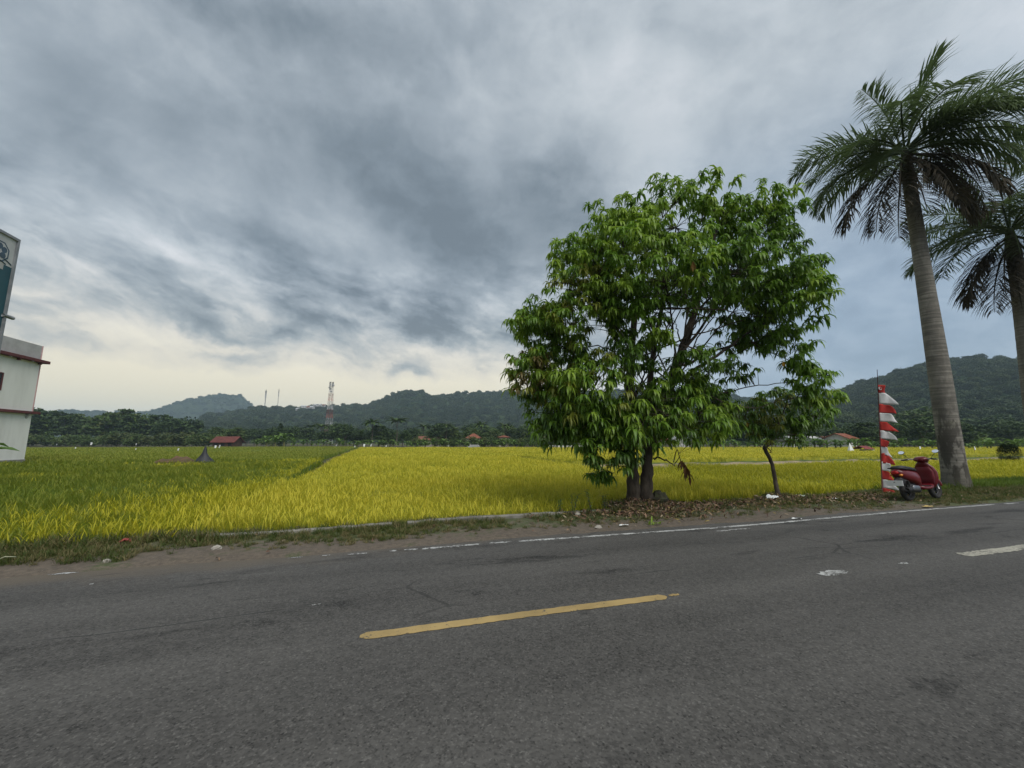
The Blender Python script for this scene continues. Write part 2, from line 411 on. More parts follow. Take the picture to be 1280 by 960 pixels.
def road_z(s, t):                                     # height of the road sheet itself
    i = int(np.clip(np.searchsorted(RS, s) - 1, 0, len(RS) - 2)); j = int(np.clip(np.searchsorted(RT, t) - 1, 0, len(RT) - 2))
    u, v = (s - RS[i]) / (RS[i + 1] - RS[i]), (t - RT[j]) / (RT[j + 1] - RT[j])
    q = (RZ[i, j] * (1 - u) * (1 - v) + RZ[i + 1, j] * u * (1 - v) + RZ[i + 1, j + 1] * u * v + RZ[i, j + 1] * (1 - u) * v)
    return float(q) + .0012
def paint(name, c, wear):
    m = bpy.data.materials.new(name); m.use_nodes = True; nt = m.node_tree; b = nt.nodes['Principled BSDF']
    tc = node(nt, 'ShaderNodeTexCoord').outputs['Object']
    f = (noise(nt, tc, 30, 6, .75) * .65 + noise(nt, tc, 5, 4, .6) * .35).step(wear + .06, wear + .12); f2 = noise(nt, tc, 3, 4, .6).step(.3, .8)
    col = mixc(nt, f2, c, tuple(x * .62 for x in c)); col = mixc(nt, f, (.066, .063, .058), col)
    nt.links.new(col, b.inputs['Base Color']); setin(nt, b, Roughness=.75); return m
white_paint = paint('worn white paint', (.46, .47, .46), .40); yellow_paint = paint('worn yellow paint', (.37, .265, .105), .32)
pale_paint = paint('faded yellow paint', (.38, .365, .30), .37)
def stripe(name, s0, s1, t, w, m, taper=.1, rag=.012, tt=None):
    n = max(6, int((s1 - s0) / .05)); mb = MB(); vs = []
    for i in range(n + 1):
        u = i / n; s = s0 + (s1 - s0) * u
        tc = t + (.0 if tt is None else tt(s))
        h = w * .5 * min(1, .35 + min(u, 1 - u) * (s1 - s0) / taper)
        lo, hi = tc - h - rng.uniform(-rag, rag), tc + h + rng.uniform(-rag, rag)
        vs += [(s, lo, road_z(s, lo) + .003), (s, (lo + hi) / 2, road_z(s, (lo + hi) / 2) + .0045), (s, hi, road_z(s, hi) + .003)]
    fs = []
    for i in range(n):
        fs += [(3 * i, 3 * i + 3, 3 * i + 4, 3 * i + 1), (3 * i + 1, 3 * i + 4, 3 * i + 5, 3 * i + 2)]
    mb.add(vs, fs); return mb.build(name, m, road)
bend = lambda s: .03 - .14 * math.exp(-((s - 6) / 4.0) ** 2)
stripe('edge_line', 2.02, 14.4, 6.2, .10, white_paint, .2, .008, bend)
for a, b_ in ((1.55, 1.92), (.55, 1.42), (.3, .5), (.1, .2), (-.45, -.2), (14.7, 15.3), (15.8, 18.2), (19, 31)):
    stripe('edge_line_remnant', a, b_, 6.19 + rng.uniform(-.01, .01), .085, white_paint, .1, .016)
for a, b_, t in ((-3.75, -3.45, 6.36), (-1.2, -1.02, 6.27), (-.78, -.68, 6.25), (-3.02, -2.98, 5.75)):
    stripe('edge_line_remnant', a, b_, t, .06, white_paint, .1, .016)
stripe('centre_line_dash', -.14, 2.70, 3.595, .118, yellow_paint, .07, .006, lambda s: -.01 * s)
stripe('centre_line_chip', 2.74, 2.86, 3.58, .05, yellow_paint, .1, .012)
stripe('centre_line_dash', 7.45, 10.4, 3.6, .17, pale_paint, .07, .016)
stripe('centre_line_dash', 15.2, 18.1, 3.6, .15, pale_paint, .07, .014)
for px, py, L, w in ((1042, 720, .42, .15), (1130, 708, .16, .05), (925, 662, .5, .05), (905, 664, .3, .05), (395, 760, .08, .03)):
    s, t = ST(on_ground(px, py)); stripe('paint_patch', s - L / 2, s + L / 2, t, w, white_paint, .15, .02)

# verge between asphalt and rice
def verge_z(S, T):
    z = .0 + .07 * (fbm(S * .9, T * 1.3, 4, 21) - .35) + .05 * (fbm(S * 4, T * 4, 3, 22) - .5)
    z = z * np.clip((T - 6.2) / .5, 0, 1) - .05 * (1 - np.clip((T - 6.1) / .45, 0, 1)) + .012
    z = z + .20 * np.exp(-((S - 5.7) / .75) ** 2 - ((T - 8.3) / .45) ** 2) + .10 * np.exp(-((S - 9.9) / .6) ** 2 - ((T - 8.4) / .4) ** 2) + .08 * np.exp(-((S - 17.4) / 1.2) ** 2 - ((T - 8.3) / .9) ** 2)
    edge = np.where(S < 4.8, 8.05, 8.55 + np.clip(S - 12, 0, 4) * .25)
    return z - .5 * np.clip((T - edge) / .35, 0, 1)
def vz(s, t): return float(verge_z(np.array(s), np.array(t)))
def verge_mat():
    m = bpy.data.materials.new('dirt and thin grass'); m.use_nodes = True; nt = m.node_tree; b = nt.nodes['Principled BSDF']
    tc = node(nt, 'ShaderNodeTexCoord').outputs['Object']
    sp = node(nt, 'ShaderNodeSeparateXYZ'); nt.links.new(tc, sp.inputs[0]); sx, tx = E(nt, sp.outputs[0]), E(nt, sp.outputs[1])
    n1 = noise(nt, tc, 1.3, 6, .65); n2 = noise(nt, tc, 14, 6, .7); n3 = noise(nt, tc, 45, 4, .7)
    dirt = mixc(nt, n2.step(.3, .7), (.125, .10, .074), (.072, .058, .044))
    dirt = mixc(nt, n3.step(.62, .7), dirt, (.22, .19, .15))
    gm = mixc(nt, n2.step(.3, .7), (.075, .085, .03), (.045, .06, .02))
    f = (n1 * 1.0 + (n2 - .5) * .5 + sx.step(8, 17) * .28 + tx.step(6.6, 7.7) * .25).step(.55, .72)
    nt.links.new(mixc(nt, f, dirt, gm), b.inputs['Base Color']); setin(nt, b, Roughness=.95)
    bn = node(nt, 'ShaderNodeBump'); bn.inputs['Strength'].default_value = .8; bn.inputs['Distance'].default_value = .02
    setin(nt, bn, Height=(n2 + n3 * .6)); nt.links.new(bn.outputs[0], b.inputs['Normal']); return m
s_ = np.concatenate([np.linspace(-120, -31, 20), np.linspace(-30, 36, 500), np.linspace(37, 160, 30)]); t_ = np.linspace(6.2, 10.2, 56)
S, T = np.meshgrid(s_, t_, indexing='ij')
vg = link('verge', grid_mesh('verge', verge_mat(), np.stack([S, T, verge_z(S, T)], -1)), rz=RA); vg['kind'] = 'structure'
near = np.stack([*np.meshgrid(np.linspace(-120, 160, 60), np.linspace(-4, .75, 10), indexing='ij'), np.zeros((60, 10))], -1)
near[..., 2] = -.012 + .03 * vnoise(near[..., 0], near[..., 1] * 2, 5) - .03
vn = link('near_verge', grid_mesh('near_verge', vg.data.materials[0], near), rz=RA); vn['kind'] = 'structure'

# low concrete irrigation wall along the rice
conc = pmat('weathered concrete', (.22, .21, .185), (.12, .115, .095), 3, 6, .9, .5, 30)
def wall_run(s0, s1, label):
    mb = MB(); n = int((s1 - s0) / .12); rs = []
    for i in range(n + 1):
        s = s0 + (s1 - s0) * i / n; w = .02 * (vnoise(np.array(s * 2.), np.array(3.), 8) - .5)
        top = .085 + .02 * math.sin(s * .9) + rng.uniform(-.006, .006); t = 7.86 + .05 * math.sin(s * .5) + float(w) + max(0, s - 2) * .05
        rs.append([(s, t - .07, -.4), (s, t - .07, top - .012), (s, t - .055, top), (s, t + .055, top), (s, t + .07, top - .012), (s, t + .07, -.4)])
    mb.rings(rs); o = mb.build('low_wall', conc, smooth=False); o.rotation_euler = (0, 0, RA); tag(o, label, 'wall')
wall_run(-2.95, .15, 'low concrete wall between yellow rice and road verge, left stretch'); wall_run(.42, 4.75, 'low concrete wall along yellow rice, right stretch ending near big tree')

# ================================================================== RICE
def rice_mat(name, c1, c2, tr=.40):
    m = bpy.data.materials.new(name); m.use_nodes = True; nt = m.node_tree; b = nt.nodes['Principled BSDF']
    oi = node(nt, 'ShaderNodeObjectInfo'); rnd = E(nt, oi.outputs['Random'])
    gl = noise(nt, scaled(nt, oi.outputs['Location'], (1, 1, 0)), .16, 4, .6)
    col = mixc(nt, (rnd * .45 + gl.step(.3, .7) * .50), c1, c2)
    nt.links.new(col, b.inputs['Base Color']); setin(nt, b, Roughness=.6); b.inputs['Specular IOR Level'].default_value = .25
    t = node(nt, 'ShaderNodeBsdfTranslucent'); nt.links.new(col, t.inputs[0]); ms = node(nt, 'ShaderNodeMixShader'); ms.inputs[0].default_value = tr
    nt.links.new(b.outputs[0], ms.inputs[1]); nt.links.new(t.outputs[0], ms.inputs[2]); nt.links.new(ms.outputs[0], nt.nodes['Material Output'].inputs[0]); return m
def clump(name, mats, nl, npn, seed, spread=.1, width=1.0):
    q = random.Random(seed); mb = MB()
    for i in range(nl):
        a = q.uniform(0, 6.283); r = spread * math.sqrt(q.random()); b = (r * math.cos(a), r * math.sin(a), 0)
        a2 = q.uniform(0, 6.283); lean = q.uniform(.08, .38)
        mb.leaf(b, (math.cos(a2) * lean, math.sin(a2) * lean, 1), q.uniform(.52, .8), .0105 * width, q.uniform(.1, .9), m=0)
    for i in range(npn):
        a = q.uniform(0, 6.283); r = spread * 1.2 * math.sqrt(q.random()); b = Vector((r * math.cos(a), r * math.sin(a), q.uniform(.42, .58)))
        a2 = q.uniform(0, 6.283)
        mb.leaf(b, (math.cos(a2) * .35, math.sin(a2) * .35, 1), q.uniform(.2, .27), .017 * width, q.uniform(1.0, 1.9), m=1)
    return mb.mesh(name, mats)
GRN, YEL, OLV, PAL = 'green rice', 'ripe rice', 'olive rice', 'pale rice'
RM = {GRN: (rice_mat('green rice leaf', (.175, .220, .018), (.105, .160, .012)), rice_mat('green rice ear', (.26, .26, .03), (.15, .20, .02))),
      YEL: (rice_mat('ripe rice leaf', (.38, .38, .026), (.20, .27, .018)), rice_mat('ripe rice ear', (.62, .54, .055), (.42, .41, .035))),
      OLV: (rice_mat('olive rice leaf', (.26, .31, .014), (.17, .24, .012)), rice_mat('olive rice ear', (.50, .45, .03), (.34, .34, .022)))}
RM[PAL] = (rice_mat('pale rice leaf', (.17, .22, .02), (.12, .18, .015)), rice_mat('pale rice ear', (.30, .30, .05), (.2, .24, .03)))
NUM = {PAL: (20, 7), GRN: (26, 5), YEL: (21, 11), OLV: (19, 12)}
SRC = {}
for q, (kd, mats) in enumerate(list(RM.items())):
    SRC[kd, 0] = sources(kd + ' near', [clump(kd, mats, *NUM[kd], 50 * q + i) for i in range(5)])
    SRC[kd, 1] = sources(kd + ' far', [clump(kd, mats, int(NUM[kd][0] * 1.5), int(NUM[kd][1] * 1.5), 50 * q + 20 + i, .3, 2.1) for i in range(4)])
for lv in (0, 1):                                     # green with ripe plants among it; sources sort by name, green first
    SRC['blend', lv] = sources('blended rice %d' % lv, [o.data for o in SRC[GRN, lv].objects] + [o.data for o in SRC[OLV, lv].objects])
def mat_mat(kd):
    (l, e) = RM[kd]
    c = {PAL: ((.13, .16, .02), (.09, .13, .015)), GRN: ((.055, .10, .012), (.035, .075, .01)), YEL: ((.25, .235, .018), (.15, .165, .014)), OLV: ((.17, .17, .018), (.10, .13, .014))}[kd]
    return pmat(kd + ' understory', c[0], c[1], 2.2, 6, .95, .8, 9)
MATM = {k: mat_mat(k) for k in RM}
def inside(poly, x, y):
    r = np.zeros(len(x), bool); n = len(poly)
    for i in range(n):
        (x0, y0), (x1, y1) = poly[i], poly[(i + 1) % n]
        c = ((y0 > y) != (y1 > y)) & (x < (x1 - x0) * (y - y0) / (y1 - y0 + 1e-12) + x0); r ^= c
    return r
def near_edge(s):                                     # where the rice begins
    return np.where(s < 4.8, 8.08 + .05 * np.maximum(0, s - 2), 8.75 + np.clip(s - 12, 0, 40) * .09) + np.where(s < -3.2, -.25, 0)
def plot(name, label, kd, poly, hz=1.0, blend=None):
    xs = [p[0] for p in poly]; ys = [p[1] for p in poly]
    pts, rot, scl, lvl = [], [], [], []
    for (r0, r1, sp, sc_, lv) in ((0, 16, .185, 1.0, 0), (16, 34, .27, 1.2, 0), (34, 70, .5, 1.15, 1), (70, 260, 1.05, 1.6, 1)):
        x0, x1, y0, y1 = max(min(xs), -r1), min(max(xs), r1), max(min(ys), -r1), min(max(ys), r1)
        if x1 <= x0 or y1 <= y0: continue
        gx, gy = np.meshgrid(np.arange(x0, x1, sp), np.arange(y0, y1, sp)); gx, gy = gx.ravel(), gy.ravel()
        gx = gx + nrg.uniform(-.4, .4, len(gx)) * sp; gy = gy + nrg.uniform(-.4, .4, len(gx)) * sp
        d = np.hypot(gx, gy); wx_ = gx * rdir.x + gy * ndir.x; wy_ = gx * rdir.y + gy * ndir.y
        ok = (d >= r0) & (d < r1) & inside(poly, gx, gy) & (gy > near_edge(gx)) & (np.abs(np.arctan2(wx_, wy_)) < R(60))
        gx, gy = gx[ok], gy[ok]; n = len(gx)
        hv = (.80 + .28 * vnoise(gx * .35, gy * .35, 31)) * nrg.uniform(.88, 1.12, n) * hz
        for lvv in (lv,):
            pts.append(np.stack([gx, gy, np.full(n, -.45)], -1)); lvl.append(np.full(n, lvv))
        rot.append(np.stack([nrg.normal(0, .07, n), nrg.normal(0, .07, n), nrg.uniform(0, 6.28, n)], -1))
        scl.append(np.stack([np.full(n, sc_), np.full(n, sc_), hv], -1))
    pts, rot, scl, lvl = map(np.concatenate, (pts, rot, scl, lvl))
    first = True
    for lv, suf in ((0, ''), (1, '')):
        k = lvl == lv
        if not k.any(): continue
        o = scatter(name, pts[k], rot[k], scl[k], SRC[blend or kd, lv], lv); o.rotation_euler = (0, 0, RA)
        if blend:
            x, y = pts[k][:, 0], pts[k][:, 1]; w = 2.2 * np.exp(-np.maximum(0, -3.3 - .035 * (y - 8) * 1.6 - x) / 1.1) * .40 + .22 * np.exp(-np.maximum(0, y - 8) / 1.5) * fbm(x * .5, y * .5, 3, 77) + np.clip(fbm(x * .25, y * .22, 3, 78) - .60, 0, 1) * 1.8
            ripe = nrg.random(len(x)) < w; ng = len(SRC[GRN, lv].objects); no = len(SRC[OLV, lv].objects)
            o.data.attributes['pick'].data.foreach_set('value', np.where(ripe, ng + nrg.integers(0, no, len(x)), nrg.integers(0, ng, len(x))).astype(np.int32))
        tag(o, label + (', near part' if lv == 0 else ', far part') if (lvl == 0).any() and (lvl == 1).any() else label, 'rice')
    # the dense lower mass of stems, one slab set in from the edge
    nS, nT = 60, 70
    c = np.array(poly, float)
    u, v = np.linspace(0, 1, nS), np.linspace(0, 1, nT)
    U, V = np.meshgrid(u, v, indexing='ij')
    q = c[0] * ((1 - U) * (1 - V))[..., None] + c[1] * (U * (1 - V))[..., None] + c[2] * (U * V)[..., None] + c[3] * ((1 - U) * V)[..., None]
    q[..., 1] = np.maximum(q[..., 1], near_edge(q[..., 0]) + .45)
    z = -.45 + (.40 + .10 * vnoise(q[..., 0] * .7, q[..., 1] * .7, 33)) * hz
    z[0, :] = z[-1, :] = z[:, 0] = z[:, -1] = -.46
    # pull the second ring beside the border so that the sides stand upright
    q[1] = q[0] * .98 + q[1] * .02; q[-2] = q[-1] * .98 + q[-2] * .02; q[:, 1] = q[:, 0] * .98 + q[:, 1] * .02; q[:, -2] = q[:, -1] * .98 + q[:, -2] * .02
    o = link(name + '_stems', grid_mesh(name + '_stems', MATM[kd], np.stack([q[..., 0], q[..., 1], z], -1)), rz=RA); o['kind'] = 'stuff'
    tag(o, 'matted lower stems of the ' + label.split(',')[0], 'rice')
plot('green_rice', 'green unripe rice filling the left of the field, beside the two storey building', GRN, [(-95, 7.2), (-3.15, 7.2), (-5.3, 38), (-95, 38)], .96, 'blend')
plot('ripe_rice', 'bright yellow ripe rice in the wide middle plot', YEL, [(-3.05, 7.6), (10.0, 7.6), (14.6, 97), (-5.6, 97)], 1.04)
plot('olive_rice', 'yellow green rice plot behind the small tree and the scooter', OLV, [(10.25, 8.6), (120, 8.6), (120, 17), (35, 19), (11.6, 20.5)][:2] + [(120, 17.5), (11.7, 20.5)], .97)
plot('far_rice', 'pale green rice strip behind the dark ditch, far left', PAL, [(-190, 40.5), (-6.2, 40.5), (-8, 125), (-190, 125)], .9)
plot('far_ripe_rice', 'yellow rice beyond the pale earth bank, right of the field', YEL, [(13.0, 29), (150, 29), (150, 62), (14.8, 97)], .95)
# earth banks between plots
bank_m = pmat('dry earth bank', (.30, .235, .16), (.17, .15, .08), 1.2, 6, .95, .6, 12)
def bank(name, a, b, w, h, mat):
    a, b = Vector((*a, 0)), Vector((*b, 0)); d = (b - a); L = d.length; d.normalize(); nn = Vector((-d.y, d.x, 0))
    us = np.linspace(0, L, max(8, int(L / .6))); vs = np.linspace(-1, 1, 9); P = np.zeros((len(us), 9, 3))
    for i, u in enumerate(us):
        for j, v in enumerate(vs):
            p = a + d * u + nn * (v * w * .5 * (1 + .25 * math.sin(u * .7)))
            zz = -.47 + h * max(0, 1 - v * v) * (.65 + .7 * float(fbm(np.array(u * .5), np.array(v * 1.5), 3, 41))); P[i, j] = (p.x, p.y, zz)
    o = link(name, grid_mesh(name, mat, P), rz=RA); o['kind'] = 'structure'
grass_m = pmat('grassy bank', (.085, .11, .025), (.05, .075, .018), 1.5, 6, .95, .6, 12)
bank('earth_bank', (12, 23.4), (125, 22.4), 2.6, .5, bank_m); bank('earth_bank', (12.4, 27.6), (125, 27.8), 1.4, .3, grass_m); bank('earth_bank', (-5.2, 38.4), (-95, 39.2), 1.0, .25, grass_m)
bank('earth_bank', (10.05, 8), (14.7, 97), .3, .2, grass_m)
water = pmat('ditch water', (.02, .022, .018), (.03, .03, .02), 2, 3, .08, spec=.5)
dm = MB(); dm.add([(13, 24.9, -.43), (125, 24.3, -.43), (125, 26.6, -.43), (13, 26.6, -.43)], [(0, 1, 2, 3)])
o = dm.build('ditch_water', water); o.rotation_euler = (0, 0, RA); o['kind'] = 'structure'

# grass and weeds on the verge
gm1 = rice_mat('verge grass', (.10, .12, .03), (.055, .085, .018)); gm2 = rice_mat('dry verge grass', (.23, .19, .09), (.14, .13, .05))
def tuft(seed, m, n=22, h=.13, sp=.07):
    q = random.Random(seed); mb = MB()
    for i in range(n):
        a = q.uniform(0, 6.283); r = sp * math.sqrt(q.random()); a2 = q.uniform(0, 6.283); ln = q.uniform(.2, 1.3)
        mb.leaf((r * math.cos(a), r * math.sin(a), -.01), (math.cos(a2) * ln, math.sin(a2) * ln, 1), h * q.uniform(.5, 1.2), .009, q.uniform(.2, 1.2))
    return mb.mesh('tuft', m)
TS = sources('tufts', [tuft(i, gm1 if i % 3 else gm2) for i in range(7)])
def verge_pts(n, s0, s1, t0, t1, dens, dz=0):
    s, t = nrg.uniform(s0, s1, n), nrg.uniform(t0, t1, n); k = nrg.random(n) < dens(s, t); s, t = s[k], t[k]
    return np.stack([s, t, verge_z(s, t) + dz], -1)
def dens(s, t):
    f = fbm(s * .8, t * 1.6, 3, 51)
    left = np.clip((t - 6.62) / .5, 0, 1) * np.where(s < -2.5, 1.0, np.where(s < 2.2, .78, .32))
    right = np.clip((s - 9) / 6, 0, 1) * np.clip((t - 6.35) / .3, 0, 1) * .9
    return np.clip(np.maximum(left, right) * (f * 2.6 - .55), 0, 1)
pt = verge_pts(42000, -16, 45, 6.3, 8.75, dens); n = len(pt)
sz = nrg.uniform(.5, 1.15, n) * np.where(pt[:, 0] < -2.5, 1.15, .85) * np.where(pt[:, 1] > 7.5, 1.2, .8)
o = scatter('verge_grass', pt, np.stack([nrg.normal(0, .1, n), nrg.normal(0, .1, n), nrg.uniform(0, 6.28, n)], -1), np.stack([sz] * 3, -1), TS, 3); o.rotation_euler = (0, 0, RA)
tag(o, 'short rough grass growing along the road verge', 'grass')
# grassy strip round the palms
def dens2(s, t): return np.where(t < near_edge(s) + .3, .85, 0)
pt = verge_pts(14000, 15.2, 50, 8.0, 12.5, dens2); pt[:, 2] = np.maximum(pt[:, 2], -.3); n = len(pt); sz = nrg.uniform(.9, 1.9, n)
o = scatter('palm_grass', pt, np.stack([nrg.normal(0, .1, n), nrg.normal(0, .1, n), nrg.uniform(0, 6.28, n)], -1), np.stack([sz] * 3, -1), sources('lush', [tuft(40 + i, rice_mat('lush grass', (.13, .19, .02), (.085, .14, .015)), 26, .16, .09) for i in range(4)]), 4); o.rotation_euler = (0, 0, RA)
tag(o, 'lush green grass around the foot of the leaning palm', 'grass')
# fallen leaves
def dry_leaf(seed, m):
    q = random.Random(seed); mb = MB(); mb.leaf((-.08, 0, q.uniform(.0, .02)), (1, 0, q.uniform(.1, .9)), .17, q.uniform(.03, .055), q.uniform(.3, 2.2), m=0, segs=4); return mb.mesh('dry_leaf', m)
lm = [pmat('fallen leaf %s' % nme, c, tuple(x * .6 for x in c), 20, 3, .7, rand=.5) for nme, c in (('tan', (.25, .165, .10)), ('brown', (.14, .075, .048)), ('pale', (.33, .26, .18)), ('dark', (.075, .045, .032)), ('yellow', (.30, .23, .07)))]
LS = sources('fallen leaves', [dry_leaf(i, lm[(0, 1, 1, 2, 3, 0, 1, 3, 4)[i]]) for i in range(9)])
def ldens(s, t):
    f = np.exp(-((s - 5.6) / 1.5) ** 2 - ((t - 7.75) / .55) ** 2) * 1.2 + np.exp(-((s - 9.3) / 3.6) ** 2 - ((t - 8.05) / .33) ** 2) * .75 + np.exp(-((s - 12.0) / 2.2) ** 2 - ((t - 7.7) / .5) ** 2) * .4
    return np.clip(f * (.3 + 1.1 * fbm(s * 2, t * 2, 3, 61)), .0, 1) + np.where((s > 3) & (s < 20), .012, .003)
pt = verge_pts(52000, -12, 24, 6.4, 8.7, ldens, .012); n = len(pt); sz = nrg.uniform(.3, .85, n); pt[:, 2] += nrg.uniform(-.01, .035, n)
o = scatter('fallen_leaves', pt, np.stack([nrg.normal(0, .5, n), nrg.normal(0, .5, n), nrg.uniform(0, 6.28, n)], -1), np.stack([sz] * 3, -1), LS, 5); o.rotation_euler = (0, 0, RA)
tag(o, 'dry brown leaves fallen on the verge under the trees', 'fallen leaves')
# ================================================================== HILLS
def hill_mat(name, c1, c2, c3):
    m = bpy.data.materials.new(name); m.use_nodes = True; nt = m.node_tree; b = nt.nodes['Principled BSDF']
    at = node(nt, 'ShaderNodeAttribute', attribute_name='tint'); f = E(nt, at.outputs['Fac'])
    tc = node(nt, 'ShaderNodeTexCoord').outputs['Object']
    n2 = noise(nt, tc, .012, 5, .6); n3 = noise(nt, tc, .35, 3, .6)
    col = mixc(nt, (f * .7 + n3 * .3).step(.25, .8), c1, c2); col = mixc(nt, n2.step(.52, .68) * .7, col, c3)
    nt.links.new(col, b.inputs['Base Color']); setin(nt, b, Roughness=1.0); b.inputs['Specular IOR Level'].default_value = 0.0
    return m
hm = hill_mat('forest canopy', (.010, .020, .010), (.034, .052, .020), (.046, .052, .024))
hmf = hill_mat('distant forest', (.018, .028, .014), (.035, .05, .02), (.04, .05, .025))
def crowns(x, y, cell, k):
    ix, iy = np.floor(x / cell), np.floor(y / cell); best = np.zeros_like(x); tint = np.zeros_like(x)
    for ax in (-1, 0, 1):
        for ay in (-1, 0, 1):
            cx, cy = ix + ax, iy + ay
            px, py = (cx + .1 + .8 * hash2(cx, cy, k)) * cell, (cy + .1 + .8 * hash2(cx, cy, k + 1)) * cell
            h, rr = .45 + .75 * hash2(cx, cy, k + 2), cell * (.5 + .4 * hash2(cx, cy, k + 3))
            d2 = ((x - px) ** 2 + (y - py) ** 2) / rr ** 2
            v = h * np.sqrt(np.clip(1 - d2, 0, 1)); better = v > best
            best = np.where(better, v, best); tint = np.where(better, hash2(cx, cy, k + 4), tint)
    return best, tint
FOREST, FORESTERS = [], []
def hill(name, ridge, r0, r1, r2, cell, ch, mat, da=.0022, dr=4.0, k=0, spur=.14):
    xs, ys = [p[0] for p in ridge], [p[1] for p in ridge]
    azs, tans = [], []
    for px in np.arange(xs[0], xs[-1] + 1, 3):
        d = ray(px, float(np.interp(px, xs, ys))); azs.append(math.atan2(d.x, d.y)); tans.append(d.z / math.hypot(d.x, d.y))
    a = np.arange(azs[0], azs[-1], da); r = np.concatenate([np.arange(r0, r1, dr), np.arange(r1, r2, dr * 2.5)])
    A, Rr = np.meshgrid(a, r, indexing='ij'); Xh, Yh = Rr * np.sin(A), Rr * np.cos(A)
    H = np.interp(A, azs, tans) * r1 - ch * .7 - (10.5 if r1 < 1500 else 1.0) + EYE
    u = np.clip((Rr - r0) / (r1 - r0), 0, 1); back = np.clip((r2 - Rr) / (r2 - r1), 0, 1)
    prof = (u * u * (3 - 2 * u)) ** 1.12 * np.where(Rr > r1, back * back * (3 - 2 * back), 1)
    sp = fbm(A * 14 + k, Rr / r1 * 2.5, 4, 70 + k) - .5
    Zh = H * prof * (1 + spur * 3.2 * sp * u * (1 - u) * 2) + -.6
    c, t = crowns(Xh, Yh, cell, 90 + k)
    c2, t2 = crowns(Xh, Yh, cell * .55, 95 + k)
    Zh = Zh + (c * ch + c2 * ch * .3) * np.clip(u * 8, 0, 1) * back ** .3
    o = link(name, grid_mesh(name, mat, np.stack([Xh, Yh, Zh], -1), tint=t * .7 + t2 * .3)); o['kind'] = 'structure'
    def forest(n, hmin, hmax):                         # trees on the slopes facing the valley
        i, j = nrg.integers(0, len(a) - 1, n), nrg.integers(0, int((r1 - r0) / dr) + 14, n)
        keep = nrg.random(n) < (r[np.minimum(j, len(r) - 1)] / r1); i, j = i[keep], np.minimum(j[keep], len(r) - 1); n = len(i); hh = nrg.uniform(hmin, hmax, n)
        FOREST.append((np.stack([Xh[i, j], Yh[i, j], Zh[i, j] - hh * .45], -1), hh))
    FORESTERS.append(forest)
    def height(x, y):
        aa, rr = math.atan2(x, y), math.hypot(x, y); i = int(round((aa - a[0]) / da)); j = int(np.argmin(np.abs(r - rr)))
        return float(Zh[max(0, min(len(a) - 1, i)), j])
    return height
far_h = hill('distant_hill', [(-260, 528), (-60, 522), (0, 521), (40, 519), (75, 515.5), (110, 515.5), (140, 517), (180, 517), (198, 513), (215, 506), (222, 504), (235, 501), (262, 497), (285, 494.5), (297, 494.5), (305, 500), (315, 508), (330, 514), (380, 524), (440, 538)], 1500, 2100, 2500, 17, 10, hmf, .0020, 7, 1)
mid_h = hill('forest_hill', [(212, 545), (235, 534), (246, 526), (255, 518), (275, 516), (300, 511), (320, 507.5), (350, 509), (375, 508.5), (395, 508), (420, 508), (440, 505), (458, 506), (470, 502), (480, 497), (492, 492), (500, 490.5), (510, 488.5), (522, 489), (532, 492), (538, 496.5), (550, 494), (570, 491.5), (600, 489.5), (640, 488.5), (665, 489), (700, 491), (760, 489), (820, 486), (850, 488), (880, 487), (910, 493), (950, 499), (1000, 505), (1050, 514), (1100, 530)], 430, 1050, 1300, 12, 9.5, hm, .0014, 2.8, 4)
right_h = hill('right_hill', [(930, 538), (960, 515), (985, 505), (1010, 497), (1030, 492), (1060, 483), (1085, 475), (1098, 470), (1112, 468), (1130, 462), (1150, 457), (1180, 450), (1205, 447.5), (1225, 446), (1260, 447), (1280, 449), (1320, 452), (1380, 460), (1470, 480), (1600, 505)], 260, 780, 1000, 10, 8.5, hm, .0014, 2.6, 8)
